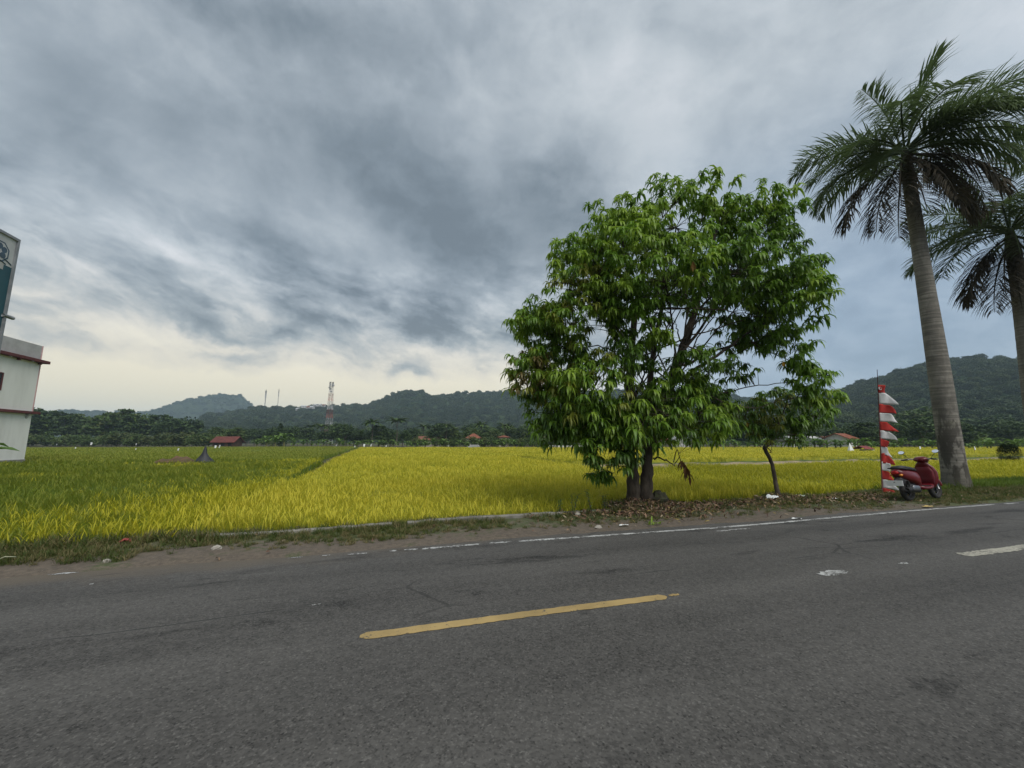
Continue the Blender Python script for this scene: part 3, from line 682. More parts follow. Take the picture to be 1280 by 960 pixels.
# tiny houses on the hill flank
wht = pmat('white plaster', (.50, .50, .49), (.36, .36, .35), 1.5); tin = pmat('grey tin roof', (.42, .44, .45), (.30, .31, .32), .8); tile_o = pmat('orange roof tile', (.22, .075, .04), (.15, .05, .03), 1.2, 5, .8); tile_b = pmat('brown roof tile', (.25, .10, .07), (.16, .07, .05), 1.2); dark = pmat('dark opening', (.02, .02, .022)); cream = pmat('cream plaster', (.36, .32, .27), (.26, .23, .19), 1.0); wood = pmat('dark timber', (.10, .06, .04), (.06, .04, .03), 2)
def house(name, label, px, py, Y, w, d, h, rh, wallm, roofm, rz=0.0, hip=False, gz=None, cat='house', group=None, over=.5, z=-.45, wins=2):
    p = at_depth(px, py, Y)
    t = thing(name, label, cat, (p.x, p.y, z if gz is None else gz), rz, group)
    mb = MB(); mb.box(-w / 2, w / 2, -d / 2, d / 2, 0, h)
    if not hip:
        for s in (-1, 1):
            mb.add([(s * w / 2, -d / 2, h), (s * w / 2, d / 2, h), (s * w / 2, 0, h + rh * .95)], [(0, 1, 2) if s > 0 else (0, 2, 1)])
    mb.build('wall', wallm, t, False)
    o = over; mr = MB(); e = rh * o / (d / 2); ri = w / 2 + o - (d / 2 if hip else 0)
    a = [(-w / 2 - o, -d / 2 - o, h - e), (w / 2 + o, -d / 2 - o, h - e), (w / 2 + o, d / 2 + o, h - e), (-w / 2 - o, d / 2 + o, h - e), (-ri, 0, h + rh), (ri, 0, h + rh)]
    vs = a + [(x, y, zz + .14) for x, y, zz in a]
    top = [(6, 7, 11, 10), (8, 9, 10, 11), (7, 8, 11), (9, 6, 10)] if hip else [(6, 7, 11, 10), (8, 9, 10, 11)]
    bot = [(0, 4, 5, 1), (2, 5, 4, 3)] + ([(1, 5, 2), (3, 4, 0)] if hip else [])
    side = [(0, 1, 7, 6), (2, 3, 9, 8)] + ([(1, 2, 8, 7), (3, 0, 6, 9)] if hip else [(1, 5, 11, 7), (5, 2, 8, 11), (3, 4, 10, 9), (4, 0, 6, 10)])
    mr.add(vs, top + bot + side); mr.build('roof', roofm, t, False)
    if wins:
        for i in range(wins):
            x = -w / 2 + w * (i + .5) / wins
            m = MB(); m.box(x - .45, x + .45, -d / 2 - .04, -d / 2 + .05, h * .38, h * .78); m.build('window', dark, t, False)
    return t
for i, (px, py, w) in enumerate(((372, 521.5, 7), (379, 518, 8), (384, 520.5, 6), (390, 515.5, 7), (394, 519, 9), (399, 521, 7), (404, 518.5, 6), (388, 523, 6))):
    Yd = 760 + i * 9; p = at_depth(px, py, Yd)
    house('hillside_house', 'tiny pale house among the cluster on the dark hillside left of the lattice tower', px, py, Yd, w, w * .8, 3.2, 1.8, wht, (tin, tin, tile_b, tin)[i % 4], rng.uniform(-.4, .4), gz=max(mid_h(p.x, p.y) + 4.5, p.z - 2), group='houses on the hillside', wins=1)

# ================================================================== TREES OF THE BELT
def crown_mesh(kind, seed, mats):
    q = random.Random(seed); mb = MB()
    def cluster(c, rad, n, sz, flat=1.0):
        for _ in range(n):
            v = Vector((q.gauss(0, 1), q.gauss(0, 1), q.gauss(0, 1))).normalized() * rad * (q.random() ** .35); v.z *= flat
            p = Vector(c) + v; nn = (v * .8 + Vector((q.gauss(0, .5), q.gauss(0, .5), .7 + q.gauss(0, .4)))).normalized()
            a = nn.orthogonal().normalized(); a.rotate(Matrix.Rotation(q.uniform(0, 6.28), 3, nn)); b = nn.cross(a); s = sz * q.uniform(.6, 1.3)
            mb.add([p - a * s, p - b * s * .55 - nn * s * .2, p + a * s, p + b * s * .55 - nn * s * .2], [(0, 1, 2, 3)], q.choice((0, 0, 0, 1)))
    if kind == 'broad':
        for _ in range(15):
            a, e = q.uniform(0, 6.28), q.uniform(-.4, 1.3); r = q.uniform(.25, .36)
            cluster((.36 * math.cos(a) * math.cos(e), .36 * math.sin(a) * math.cos(e), .62 + .26 * math.sin(e)), r * .62, 62, .055)
        cluster((0, 0, .6), .3, 120, .07)
    elif kind == 'layered':
        for i in range(11):
            z = .36 + .6 * i / 11; rr = .60 * (1 - .62 * (i / 11) ** 1.6) * q.uniform(.7, 1.05)
            for j in range(5):
                a = q.uniform(0, 6.28); cluster((rr * .62 * math.cos(a), rr * .62 * math.sin(a), z + q.uniform(-.02, .02)), rr * .42, 30, .05, .16)
        for a in (.3, 2.3, 4.4): cluster((.2 * math.cos(a), .2 * math.sin(a), .5), .26, 60, .06, .8)
    elif kind == 'conical':
        for i in range(16):
            z = .12 + .86 * i / 16; rr = .26 * (1 - i / 17)
            for j in range(3):
                a = q.uniform(0, 6.28); cluster((rr * .6 * math.cos(a), rr * .6 * math.sin(a), z), rr * .6 + .03, 24, .045)
    elif kind == 'bushy':
        for _ in range(13):
            a = q.uniform(0, 6.28); r = q.uniform(0, .5)
            cluster((r * math.cos(a), r * math.sin(a), .25 + q.uniform(0, .45) * (1 - r)), .24, 55, .06)
    elif kind == 'plume':
        for _ in range(24):
            a = q.uniform(0, 6.28); p0 = Vector((0, 0, .92)); d = Vector((math.cos(a), math.sin(a), q.uniform(.1, 1.1)))
            mb.leaf(p0, d, q.uniform(.34, .46), .10, q.uniform(.8, 1.7), segs=4)
    return mb.mesh(kind + '_crown', mats, False)
def leaf_mat(name, c1, c2, tr=.2): return pmat(name, c1, c2, .8, 3, .6, rand=.6, translucent=tr, lo=.2, hi=.8)
LM = [leaf_mat('broad dark leaves', (.040, .072, .018), (.022, .045, .012)), leaf_mat('broad mid leaves', (.075, .12, .024), (.045, .085, .018)), leaf_mat('olive leaves', (.10, .12, .03), (.07, .09, .025)), leaf_mat('banana leaves', (.13, .21, .04), (.075, .15, .025), .3)]
bark = pmat('grey bark', (.13, .11, .09), (.07, .055, .045), 6, 6, .95, .6, 20)
def tree_proto(name, kind, seed, mats, trunk_h, tr):
    c = crown_mesh(kind, seed, mats); mb = MB()
    q = random.Random(seed); mb.tube([(0, 0, -.05), (q.uniform(-.02, .02), q.uniform(-.02, .02), trunk_h * .5), (0, 0, trunk_h)], [tr, tr * .8, tr * .55], 7)
    for j in range(4):
        a = q.uniform(0, 6.28); mb.tube([(0, 0, trunk_h * .8), (.12 * math.cos(a), .12 * math.sin(a), trunk_h + .12), (.22 * math.cos(a), .22 * math.sin(a), trunk_h + .22)], [tr * .5, tr * .3, tr * .12], 5)
    return name, c, mb.mesh('trunk', bark)
PROTO = {}
for kd, nm, mats, th, tr in (('broad', 'broadleaf_tree', (0, 1), .45, .030), ('layered', 'layered_tree', (0, 1), .6, .022), ('conical', 'conical_tree', (0, 0), .3, .025), ('bushy', 'shrub', (1, 2), .2, .02), ('plume', 'coconut_palm', (1, 1), .93, .014)):
    PROTO[kd] = [tree_proto(nm, kd, 100 + 7 * i + len(kd), [LM[mats[0]] if i != 1 else LM[mats[1]], LM[mats[1]] if i != 1 else LM[(mats[1] + 1) % 3]], th, tr) for i in range(3)]
def place_tree(kind, px, Y, h, label, group=None, wide=1.0, v=None, z=-.45):
    nm, cm, tm = PROTO[kind][rng.randrange(3) if v is None else v]
    p = at_depth(px, 540, Y); t = thing(nm, label, 'shrub' if kind == 'bushy' else 'palm' if kind == 'plume' else 'tree', (p.x, p.y, z), rng.uniform(0, 6.28), group); t.scale = (h * wide, h * wide, h)
    link('crown', cm, t); link('trunk', tm, t); return t
FORESTERS[0](2600, 12, 18); FORESTERS[1](9000, 7, 14); FORESTERS[2](6500, 6, 12)
pf = np.concatenate([f[0] for f in FOREST]); hf = np.concatenate([f[1] for f in FOREST]); n = len(pf)
FM = [leaf_mat('hill forest leaves', (.042, .074, .022), (.022, .043, .014)), leaf_mat('pale hill forest leaves', (.070, .10, .030), (.042, .068, .02))]
o = scatter('hill_forest', pf, np.stack([np.zeros(n), np.zeros(n), nrg.uniform(0, 6.28, n)], -1), np.stack([hf * 1.15, hf * 1.15, hf], -1), sources('forest crowns', [crown_mesh(k_, 300 + i_, [FM[m_], FM[(m_ + i_) % 2]]) for i_, (k_, m_) in enumerate((('broad', 0), ('broad', 0), ('broad', 1), ('bushy', 0), ('layered', 0), ('bushy', 1)))]), 9)
tag(o, 'dense dark green forest covering the hills behind the valley', 'forest')
# banana plants
def banana_proto(seed):
    q = random.Random(seed); mb = MB()
    for i in range(12):
        a = i * 2.4 + q.uniform(-.3, .3); el = q.uniform(.5, 1.5)
        mb.leaf((0, 0, .24 + .03 * i), (math.cos(a), math.sin(a), el), q.uniform(.45, .62), .17, q.uniform(1.2, 2.4), segs=4)
    tm = MB(); tm.tube([(0, 0, 0), (.01, 0, .3), (0, 0, .62)], [.05, .04, .022], 7)
    return mb.mesh('banana_crown', [LM[3]]), tm.mesh('banana_stem', [pmat('banana stem', (.16, .17, .06), (.10, .09, .04), 3)])
BP = [banana_proto(i) for i in range(4)]
def banana(px, Y, h, label, group, z=-.45):
    p = at_depth(px, 545, Y); t = thing('banana_plant', label, 'banana plant', (p.x, p.y, z), rng.uniform(0, 6.28), group); t.scale = (h, h, h)
    c, s = rng.choice(BP); link('crown', c, t); link('stem', s, t); return t
def beside(px):
    for lim, w in ((40, 'behind the white building'), (120, 'right of the white building'), (250, 'left of the red roofed hut'), (312, 'behind the red roofed hut'), (395, 'between the hut and the lattice tower'), (428, 'at the foot of the lattice tower'), (515, 'right of the lattice tower'), (570, 'by the faded brown roof'), (610, 'by the orange hipped roof'), (650, 'by the pinkish two storey house'), (740, 'left of the large mango trunk'), (830, 'behind the large mango trunks'), (925, 'between the two mango trees'), (1035, 'behind the small crooked mango'), (1090, 'behind the low red shelter'), (1150, 'behind the pennant flag'), (1225, 'behind the near palm trunk')):
        if px < lim: return w
    return 'near the clipped bush'
def far_end(px): return float(np.interp(px, [-100, 40, 240, 330, 460, 640, 800, 1000, 1150, 1280, 1500], [150, 150, 128, 118, 108, 102, 98, 84, 70, 58, 45]))
# left belt of layered trees
for px, Y, h in ((28, 165, 15.5), (44, 175, 12), (60, 182, 16), (78, 172, 13.5), (95, 190, 15.8), (112, 180, 12), (131, 172, 14.5), (146, 185, 17.5), (160, 176, 14.2), (176, 180, 13.2), (198, 184, 15), (215, 178, 12.2), (232, 186, 12.5)):
    place_tree('layered' if rng.random() < .75 else 'broad', px, Y, h, ('tall ' if h > 14.4 else 'lower ') + 'dark feathery tree in the far left belt, ' + beside(px), 'dark trees behind the far left field', 1.15)
for px in range(20, 264, 6): place_tree('bushy', px + rng.uniform(-3, 3), far_end(px) + rng.uniform(4, 16), rng.uniform(3.6, 6.6), 'low green bush under the dark far left trees, ' + beside(px), 'bushes under the dark trees', 1.3)
place_tree('conical', 350, 150, 8.8, 'small dark conical tree behind the big banana clump left of the lattice tower', v=0, wide=1.1)
place_tree('broad', 432, 150, 8.2, 'dark round tree just right of the lattice tower', v=0, wide=1.3)
place_tree('broad', 446, 165, 7.0, 'second dark round tree right of the lattice tower, lower', v=2, wide=1.3)
place_tree('broad', 1152, 150, 13.5, 'broad dome-shaped green tree between flag and leaning palm', v=1, wide=1.5)
for px in (322, 334, 345, 356, 368, 380): banana(px, 112 + rng.uniform(-2, 5), rng.uniform(4.2, 6.2) if px in (345, 356, 334) else 3.6, 'large banana plant in the clump right of the red roofed hut', 'banana clump right of the hut')
for px in np.arange(388, 1080, 8.5):
    banana(px + rng.uniform(-3, 3), far_end(px) + rng.uniform(3, 14), rng.uniform(2.4, 3.8), 'banana plant at the far rice edge, ' + beside(px), 'banana plants along the far edge of the rice')
for px in np.arange(1085, 1300, 11):
    banana(px + rng.uniform(-4, 4), far_end(px) + rng.uniform(8, 22), rng.uniform(2.2, 3.6), 'banana plant below the right hill, ' + beside(px), 'banana plants below the right hill')
for px in np.arange(268, 1300, 8.2):
    Y = far_end(px) + rng.uniform(25, 75); k = rng.choice(('broad', 'broad', 'bushy', 'plume' if px < 900 else 'broad', 'layered'))
    h = {'broad': rng.uniform(5, 8.5), 'bushy': rng.uniform(4, 6), 'plume': rng.uniform(7, 9.5), 'layered': rng.uniform(6, 8.5)}[k]
    lb = {'broad': 'dark green broadleaf tree in the village belt before the hills', 'bushy': 'light green shrub in the village belt before the hills', 'plume': 'slim coconut palm in the village belt before the hills', 'layered': 'feathery layered tree in the village belt before the hills'}[k]
    place_tree(k, px + rng.uniform(-3, 3), Y, h, ('taller ' if h > 6.8 else 'shorter ') + lb.replace('in the village belt before the hills', 'of the village belt, ' + beside(px)), {'broad': 'broadleaf trees of the village belt', 'bushy': 'shrubs of the village belt', 'plume': 'coconut palms of the village belt', 'layered': 'layered trees of the village belt'}[k], 1.2)
for px in np.arange(520, 720, 12): place_tree('bushy', px, far_end(px) + rng.uniform(10, 24), rng.uniform(3.0, 4.4), 'leafy shrub in front of the village houses, ' + beside(px), 'shrubs in front of the houses', 1.2)
for px in np.arange(252, 1300, 13):
    Y = far_end(px) + rng.uniform(95, 220)
    kk = rng.choice(('broad', 'layered'))
    place_tree(kk, px + rng.uniform(-5, 5), Y, rng.uniform(8, 13), ('round crowned' if kk == 'broad' else 'flat tiered') + ' tall tree at the hill foot, ' + beside(px), 'trees at the foot of the hills', 1.25)
# houses and huts
hut = house('field_hut', 'small hut with rusty red tiled roof at the left far edge of the field', 285, 550, 110, 5.2, 4.2, 1.9, 1.25, wood, pmat('rusty red tile', (.135, .038, .03), (.085, .028, .024), 1.5), .1, wins=3)
house('orange_roof_house', 'house with a bright orange hipped roof beyond the middle of the field', 592, 545, 138, 4.6, 5, 3.2, 1.3, wht, tile_o, .1, True, wins=1)
house('two_storey_house', 'pinkish two storey house with a flat orange roof left of the big tree', 630, 545, 138, 2.9, 4, 3.4, .5, cream, tile_o, -.1, True, wins=2)
house('brown_roof_house', 'low house with a faded brown roof right of the tower', 537, 547, 150, 7, 5, 2.6, 1.1, cream, tile_b, .2, wins=2)
house('orange_gable_house', 'orange roofed house seen between the big and the small tree', 833, 546, 135, 5.5, 5, 2.6, 1.2, cream, tile_o, -.3)
house('white_gable_house', 'white gable-fronted house right of the orange roof between the trees', 849, 546, 128, 3.6, 5, 2.6, 1.3, wht, tin, 1.5, wins=1)
for i, (px, lb) in enumerate(((985, 'white flat house directly behind the small crooked tree'), (1012, 'white house right of the small crooked tree'), (1031, 'pink walled house at the right end of the white houses'))):
    house('village_house', lb, px, 546, 112 + 3 * i, 4.2, 4.5, 2.5, .8, (wht, wht, pmat('pink plaster', (.50, .33, .30)))[i], (tin, wht, tile_b)[i], .5, wins=2)
house('brown_roof_house', 'brown tiled roof rising behind the peaked white tarp', 1050, 545, 105, 4.6, 5, 2.8, 1.1, wht, tile_o, .5, wins=2)
# low shelter with a red roof and a white peaked tarp
red_tin = pmat('red tin sheet', (.20, .04, .035), (.13, .03, .03), 1)
p = at_depth(1079, 556, 62); t = thing('low_shelter', 'low open shelter with red roof and white end left of the flag', 'shelter', (p.x, p.y, -.45), .5)
mb = MB(); mb.add([(-1.5, -.8, .85), (1.5, -.8, .85), (1.3, .1, 1.3), (-1.3, .1, 1.3), (-1.5, 1.0, .85), (1.5, 1.0, .85), (-1.5, -.8, .8), (1.5, -.8, .8), (1.3, .1, 1.25), (-1.3, .1, 1.25), (-1.5, 1.0, .8), (1.5, 1.0, .8)], [(0, 1, 2, 3), (3, 2, 5, 4), (6, 9, 8, 7), (9, 10, 11, 8), (0, 6, 7, 1), (4, 5, 11, 10), (1, 7, 8, 2), (2, 8, 11, 5), (0, 3, 9, 6), (3, 4, 10, 9)]); mb.build('roof', red_tin, t, False)
for x in (-1.35, 1.35):
    for y in (-.65, .85): mb = MB(); mb.tube([(x, y, 0), (x, y, .9)], .05, 6); mb.build('post', wht, t)
mb = MB(); mb.box(1.0, 1.6, -.7, .9, .1, .75); mb.build('end_panel', wht, t, False)
p = at_depth(1063, 556, 62); mb = MB(); mb.add([(-.45, -.3, 0), (.5, -.3, 0), (.5, .4, 0), (-.45, .4, 0), (-.12, 0, 1.75), (-.02, .05, 1.72)], [(0, 1, 5, 4), (1, 2, 5), (2, 3, 4, 5), (3, 0, 4)])
o = mb.build('white_tarp', pmat('white plastic', (.78, .80, .80), (.66, .69, .70), 3, 4, .45), smooth=False); o.location = (p.x, p.y, -.45); tag(o, 'white peaked tarp standing beside the low red shelter', 'tarp')
# white low wall pieces at the far edge
for px0, px1, Y, lb in ((588, 598, 100, 'short pale wall at the far edge of the yellow rice'), (682, 752, 98, 'long pale low wall beyond the rice, left of the big tree')):
    a, b = at_depth(px0, 556, Y), at_depth(px1, 556, Y - 1); mb = MB(); mb.box(0, (b - a).length, -.1, .1, -.45, .55 if px1 > 700 else .7)
    for x in np.arange(0, (b - a).length, 2.4): mb.box(x - .13, x + .13, -.14, .14, -.45, .75)
    o = mb.build('pale_wall', wht, smooth=False); o.location = (a.x, a.y, 0); o.rotation_euler = (0, 0, math.atan2(b.y - a.y, b.x - a.x)); tag(o, lb, 'wall')
# white rags on stakes that keep birds off the rice
rag_m = bpy.data.materials['white plastic']
def rag_mesh(seed):
    q = random.Random(seed); mb = MB(); n = 5; vs = []
    for i in range(n + 1):
        for j in range(4): vs.append((.02 + .42 * j / 3 * (1 - .25 * i / n), .06 * math.sin(j * 2 + i * .8 + seed), 1.0 - .75 * i / n))
    mb.add(vs, [(i * 4 + j, i * 4 + j + 1, i * 4 + j + 5, i * 4 + j + 4) for i in range(n) for j in range(3)])
    return mb.mesh('rag', rag_m)
RG = [rag_mesh(i) for i in range(3)]; mb = MB(); mb.tube([(0, 0, -.6), (0, 0, 1.05)], .022, 5); STK = mb.mesh('stake', wood)
for px, py, Y, s in ((443, 558.5, 85, 1.0), (454, 558, 88, 2.0), (463, 557, 92, 1.9), (482, 558.5, 90, 1.3), (268, 559, 72, 1.6), (273.5, 559, 72, 1.8), (113, 553.5, 120, 2.6), (170, 554, 120, 1.9), (94, 557, 70, .9), (71, 553, 120, 1.5), (169, 562, 60, .8), (222, 562, 55, 1.0), (700, 556, 92, .9), (1217, 556, 56, 1.7), (1148, 553, 64, 1.4), (560, 557.5, 95, 1.0), (420, 556, 105, 1.2)):
    p = at_depth(px, py, Y); t = thing('bird_scare_rag', 'small white rag on a stake standing out in the rice field', 'flag', (p.x, p.y, min(.2, p.z)), rng.uniform(-.5, .5), 'white rags on stakes in the rice'); s *= .48; t.scale = (s, s, s * .8)
    link('rag', rng.choice(RG), t); link('stake', STK, t)
# black tarpaulin cone and earth heap in the green rice
tarp = pmat('black tarpaulin', (.020, .022, .026), (.035, .037, .042), 2.5, 5, .55, .5, 6)
p = on_ground(255, 577, .1); s = p.y / F
mb = MB(); rs = []
for z, r in ((-.5, 17), (0, 15.5), (.25, 11), (.5, 7.2), (.75, 4.6), (.95, 3.2), (1.15, 2.6), (1.35, 1.2), (1.5, .3)):
    rs.append([(r * .66 * s * 1.05 * math.cos(a) * (1 + .16 * math.sin(3 * a + 4 * z)), r * .66 * s * math.sin(a) * (1 + .12 * math.sin(5 * a)), z * .80) for a in np.linspace(0, 6.283, 15)[:-1]])
mb.rings(rs); o = mb.build('covered_stack', tarp); o.location = (p.x, p.y, .05); tag(o, 'black tarpaulin cone standing in the green rice beside an earth heap', 'covered stack')
p = on_ground(222, 577, .1); nx, ny = 26, 12; P = np.zeros((nx, ny, 3))
for i in range(nx):
    for j in range(ny):
        u, v = i / (nx - 1) * 2 - 1, j / (ny - 1) * 2 - 1
        P[i, j] = (u * 1.75, v * 1.1, -.25 + .72 * max(0, (1 - v * v)) * max(0, 1 - u ** 4) * (.25 + 1.0 * float(fbm(np.array(u * 2.6 + 3), np.array(v * 2), 3, 44))))
o = link('earth_heap', grid_mesh('earth_heap', pmat('turned red earth', (.13, .075, .045), (.075, .06, .03), 3, 6, .95, .7, 12), P), loc=(p.x, p.y, 0)); tag(o, 'heap of turned brown earth left of the black tarpaulin cone', 'earth heap')
# lattice tower and masts
red_s = pmat('red painted steel', (.28, .055, .045), (.22, .05, .04), 1); white_s = pmat('white painted steel', (.46, .46, .46), (.38, .38, .38), 1); steel = pmat('grey steel', (.30, .31, .32), (.22, .22, .23), 1)
def lattice(loc, H, wb, wt, bands, label, dishes=True, rad=.11):
    t = thing('lattice_tower', label, 'tower', loc)
    nseg = bands
    for i in range(nseg):
        z0, z1 = H * i / nseg, H * (i + 1) / nseg; mb = MB(); w0, w1 = wb + (wt - wb) * (i / nseg) ** .8, wb + (wt - wb) * ((i + 1) / nseg) ** .8
        c0 = [(-w0 / 2, -w0 / 2), (w0 / 2, -w0 / 2), (w0 / 2, w0 / 2), (-w0 / 2, w0 / 2)]; c1 = [(-w1 / 2, -w1 / 2), (w1 / 2, -w1 / 2), (w1 / 2, w1 / 2), (-w1 / 2, w1 / 2)]
        for k in range(4):
            a0, b0, a1, b1 = (*c0[k], z0), (*c0[(k + 1) % 4], z0), (*c1[k], z1), (*c1[(k + 1) % 4], z1)
            mb.tube([a0, a1], rad, 5); mb.tube([a0, b1], rad * .6, 4); mb.tube([b0, a1], rad * .6, 4); mb.tube([a1, b1], rad * .6, 4)
        mb.build('mast_section', (white_s, red_s)[i % 2], t)
    if dishes:
        for q, (z, a, r) in enumerate(((H * .99, .4, .7), (H * .93, 2.4, .8), (H * .95, 4.0, .6), (H * .88, 5.2, .7))):
            mb = MB(); c = Vector((math.cos(a), math.sin(a), 0)); o_ = c * (wt / 2 + .5) + Vector((0, 0, z)); mb.tube([o_, o_ + c * .5], [r, r * .95], 12); mb.build('antenna_dish', steel, t)
        for a in (0, 1.57, 3.14, 4.71):
            mb = MB(); mb.tube([(math.cos(a) * (wt / 2 + .4), math.sin(a) * (wt / 2 + .4), H * .97), (math.cos(a) * (wt / 2 + .4), math.sin(a) * (wt / 2 + .4), H * 1.05)], .3, 6); mb.build('panel_antenna', steel, t)
    return t
p = at_depth(410.5, 543, 300); top = at_depth(410.5, 481, 300)
lattice((p.x, p.y, -.4), top.z + .4, 4.8, 1.9, 7, 'tall red and white lattice tower rising before the forest hill')
for px, py, tp, lb, wd in ((331, 507.5, 487, 'left one of two thin masts on the hill crest', 2.6), (347, 508.5, 486, 'right and thinner one of two thin masts on the hill crest', 1.6)):
    p = at_depth(px, py, 985); tpz = at_depth(px, tp, 985).z; gz = mid_h(p.x, p.y) - 6
    t = thing('hilltop_mast', lb, 'mast', (p.x, p.y, gz)); mb = MB(); Hh = tpz - gz
    mb.tube([(0, 0, 0), (0, 0, Hh)], [wd * .5, wd * .22], 6); mb.build('pole', steel, t)
    mb = MB(); mb.tube([(0, 0, Hh * .78), (0, 0, Hh * .97)], wd * .6, 8); mb.build('antenna_head', steel, t)
# ---- haze
mh = bpy.data.materials.new('valley haze'); mh.use_nodes = True; hn = mh.node_tree; hn.nodes.remove(hn.nodes['Principled BSDF'])
pv = hn.nodes.new('ShaderNodeVolumePrincipled'); pv.inputs['Color'].default_value = (.66, .86, 1, 1); pv.inputs['Density'].default_value = .00026
hn.links.new(pv.outputs[0], hn.nodes['Material Output'].inputs['Volume'])
mb = MB(); mb.box(-4300, 4300, -4300, 4900, -1.6, 175); o = mb.build('haze', mh, smooth=False); o['kind'] = 'stuff'
bpy.data.objects['haze'].data.vertices.foreach_set('co', np.array([(x, y, z) for z in (-1.6, 235) for x, y in ((-3800, -3800), (3800, -3800), (3800, 3800), (-3800, 3800))], np.float32).reshape(-1))
# ================================================================== MANGO TREES
mbark = pmat('mango bark', (.085, .068, .052), (.035, .028, .022), 7, 7, .95, .9, 16, stretch=(1, 1, .45))
def green(name, c1, c2): return pmat(name, c1, c2, 1.6, 4, .42, rand=0, translucent=.42, spec=.45, lo=.3, hi=.7)
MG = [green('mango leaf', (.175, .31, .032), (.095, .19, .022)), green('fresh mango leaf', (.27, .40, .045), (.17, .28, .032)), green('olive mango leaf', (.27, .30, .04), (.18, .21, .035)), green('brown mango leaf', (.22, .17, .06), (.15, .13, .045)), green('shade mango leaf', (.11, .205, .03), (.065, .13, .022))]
def whorl(mb, c, out, q, L, m, n=None):
    n = n or q.randint(8, 12); out = Vector(out)
    for i in range(n):
        a = i * 2.4 + q.uniform(-.4, .4); e = q.uniform(-.9, .45)
        d = Vector((math.cos(a), math.sin(a), e)) + out * .35
        mb.leaf(c, d, L * q.uniform(.6, 1.25), L * .20, q.uniform(1.6, 5.0), m=m)
def whorl_mesh(seed, L=.30):
    q = random.Random(seed); mb = MB(); whorl(mb, (0, 0, 0), (.4, 0, .25), q, L, 0, q.randint(8, 11))
    for i in range(2): whorl(mb, (-.07 - .07 * i, q.uniform(-.06, .06), -.07 * i), (.3, 0, .1), q, L * .95, 0, 4)
    return mb
WM = {m: [whorl_mesh(200 + i).mesh('leaf_cluster', MG[m]) for i in range(5)] for m in range(5)}
class Tree:
    def __init__(s, base, Y0): s.base, s.Y0, s.limb = Vector(base), Y0, []
    def W(s, px, py, dY=0.0): return at_depth(px, py, s.Y0 + dY) - s.base
    def smooth(s, pts, rads, n=5):
        P, Q = [], []
        for i in range(len(pts) - 1):
            p0, p1, p2, p3 = pts[max(i - 1, 0)], pts[i], pts[i + 1], pts[min(i + 2, len(pts) - 1)]
            for k in range(n):
                u = k / n; P.append(.5 * (2 * p1 + (p2 - p0) * u + (2 * p0 - 5 * p1 + 4 * p2 - p3) * u * u + (3 * p1 - p0 - 3 * p2 + p3) * u ** 3)); Q.append(rads[i] * (1 - u) + rads[i + 1] * u)
        return P + [pts[-1]], Q + [rads[-1]]
def mango(name, label, base, Y0, stems, limbs, lobes, L, nparts, seed, stout=.86):
    q = random.Random(seed); T = Tree(base, Y0); root = thing(name, label, 'tree', base)
    tr = MB()
    for pts in stems:
        P, Q = T.smooth([T.W(*p[:3]) for p in pts], [p[3] * stout for p in pts], 6)
        P = [p + Vector((q.gauss(0, 1), q.gauss(0, 1), 0)) * .10 * r for p, r in zip(P, Q)]
        tr.tube(P, Q, 12); T.limb += list(zip(P, Q))[6:]
    tr.build('trunk', mbark, root)
    for pts in limbs:
        ps = [T.W(*p[:3]) for p in pts]
        P, Q = T.smooth(ps, [p[3] * .62 * stout for p in pts], 6); P = [P[0]] + [p + Vector((q.gauss(0, 1), q.gauss(0, 1), q.gauss(0, 1))) * .018 for p in P[1:]]
        mb = MB(); mb.tube(P, Q, 7); mb.build('branch', mbark, root); T.limb += list(zip(P, Q))
    lp = np.array([p[:] for p, _ in T.limb]); twg = MB(); crown = MB(); cand = []
    sc_px = Y0 / F
    for (px, py, rx, ry, dY, rd, n, mset, lowcut) in lobes:
        c = T.W(px, py, dY); k = 0
        sx, sz = rx * sc_px, ry * sc_px
        while k < int(n * 2.0 * (1 if Y0 < 10 else .42)):
            v = Vector((q.gauss(0, 1), q.gauss(0, 1), q.gauss(0, 1))).normalized()
            if v.z < lowcut: continue
            rr = q.uniform(.45, 1.05)
            p = c + Vector((v.x * sx, v.y * rd, v.z * sz)) * rr
            cand.append((p, v, q.choice(mset))); k += 1
    for p, v, m in cand:
        d = ((lp - np.array(p[:])) ** 2).sum(1) + np.where(lp[:, 2] > p.z, .25, 0); i = int(np.argmin(d)); a, ra = T.limb[i]
        mid = a.lerp(p, .5) + Vector((0, 0, .12 * (p - a).length - .05)); r0 = min(ra * .6, .008 + .006 * (p - a).length)
        P, Q = T.smooth([a, mid, p], [r0, r0 * .75, .005], 3); twg.tube(P, Q, 4, cap=False)
    twg.build('twigs', mbark, root, kind='stuff')
    order = sorted(range(len(cand)), key=lambda i: (cand[i][0] + T.base).length - .6 * max(0, cand[i][1].z))
    for rank, i in enumerate(order):
        p, v, m = cand[i]
        h = Vector((v.x, v.y, 0)); az_ = math.atan2(h.y, h.x) + q.uniform(-.5, .5); s = q.uniform(.8, 1.2) * L / .30
        if rank < nparts:
            o = link('leaf_cluster', q.choice(WM[m]), root, loc=p, rz=az_); o.scale = (s, s, s * q.uniform(.9, 1.15)); continue
        src = q.choice(WHORLS); ca, sa = math.cos(az_) * s, math.sin(az_) * s
        crown.add([(p.x + x * ca - y * sa, p.y + x * sa + y * ca, p.z + z * s) for x, y, z in src.v], src.f, m)
    if crown.v: crown.build('crown', MG, root, kind='stuff')
    return root, T
WHORLS = [whorl_mesh(230 + i) for i in range(5)]
b = on_ground(798, 636); b.z = .08; Y0 = b.y
G, Fz, O, Bn, S_ = 0, 1, 2, 3, 4
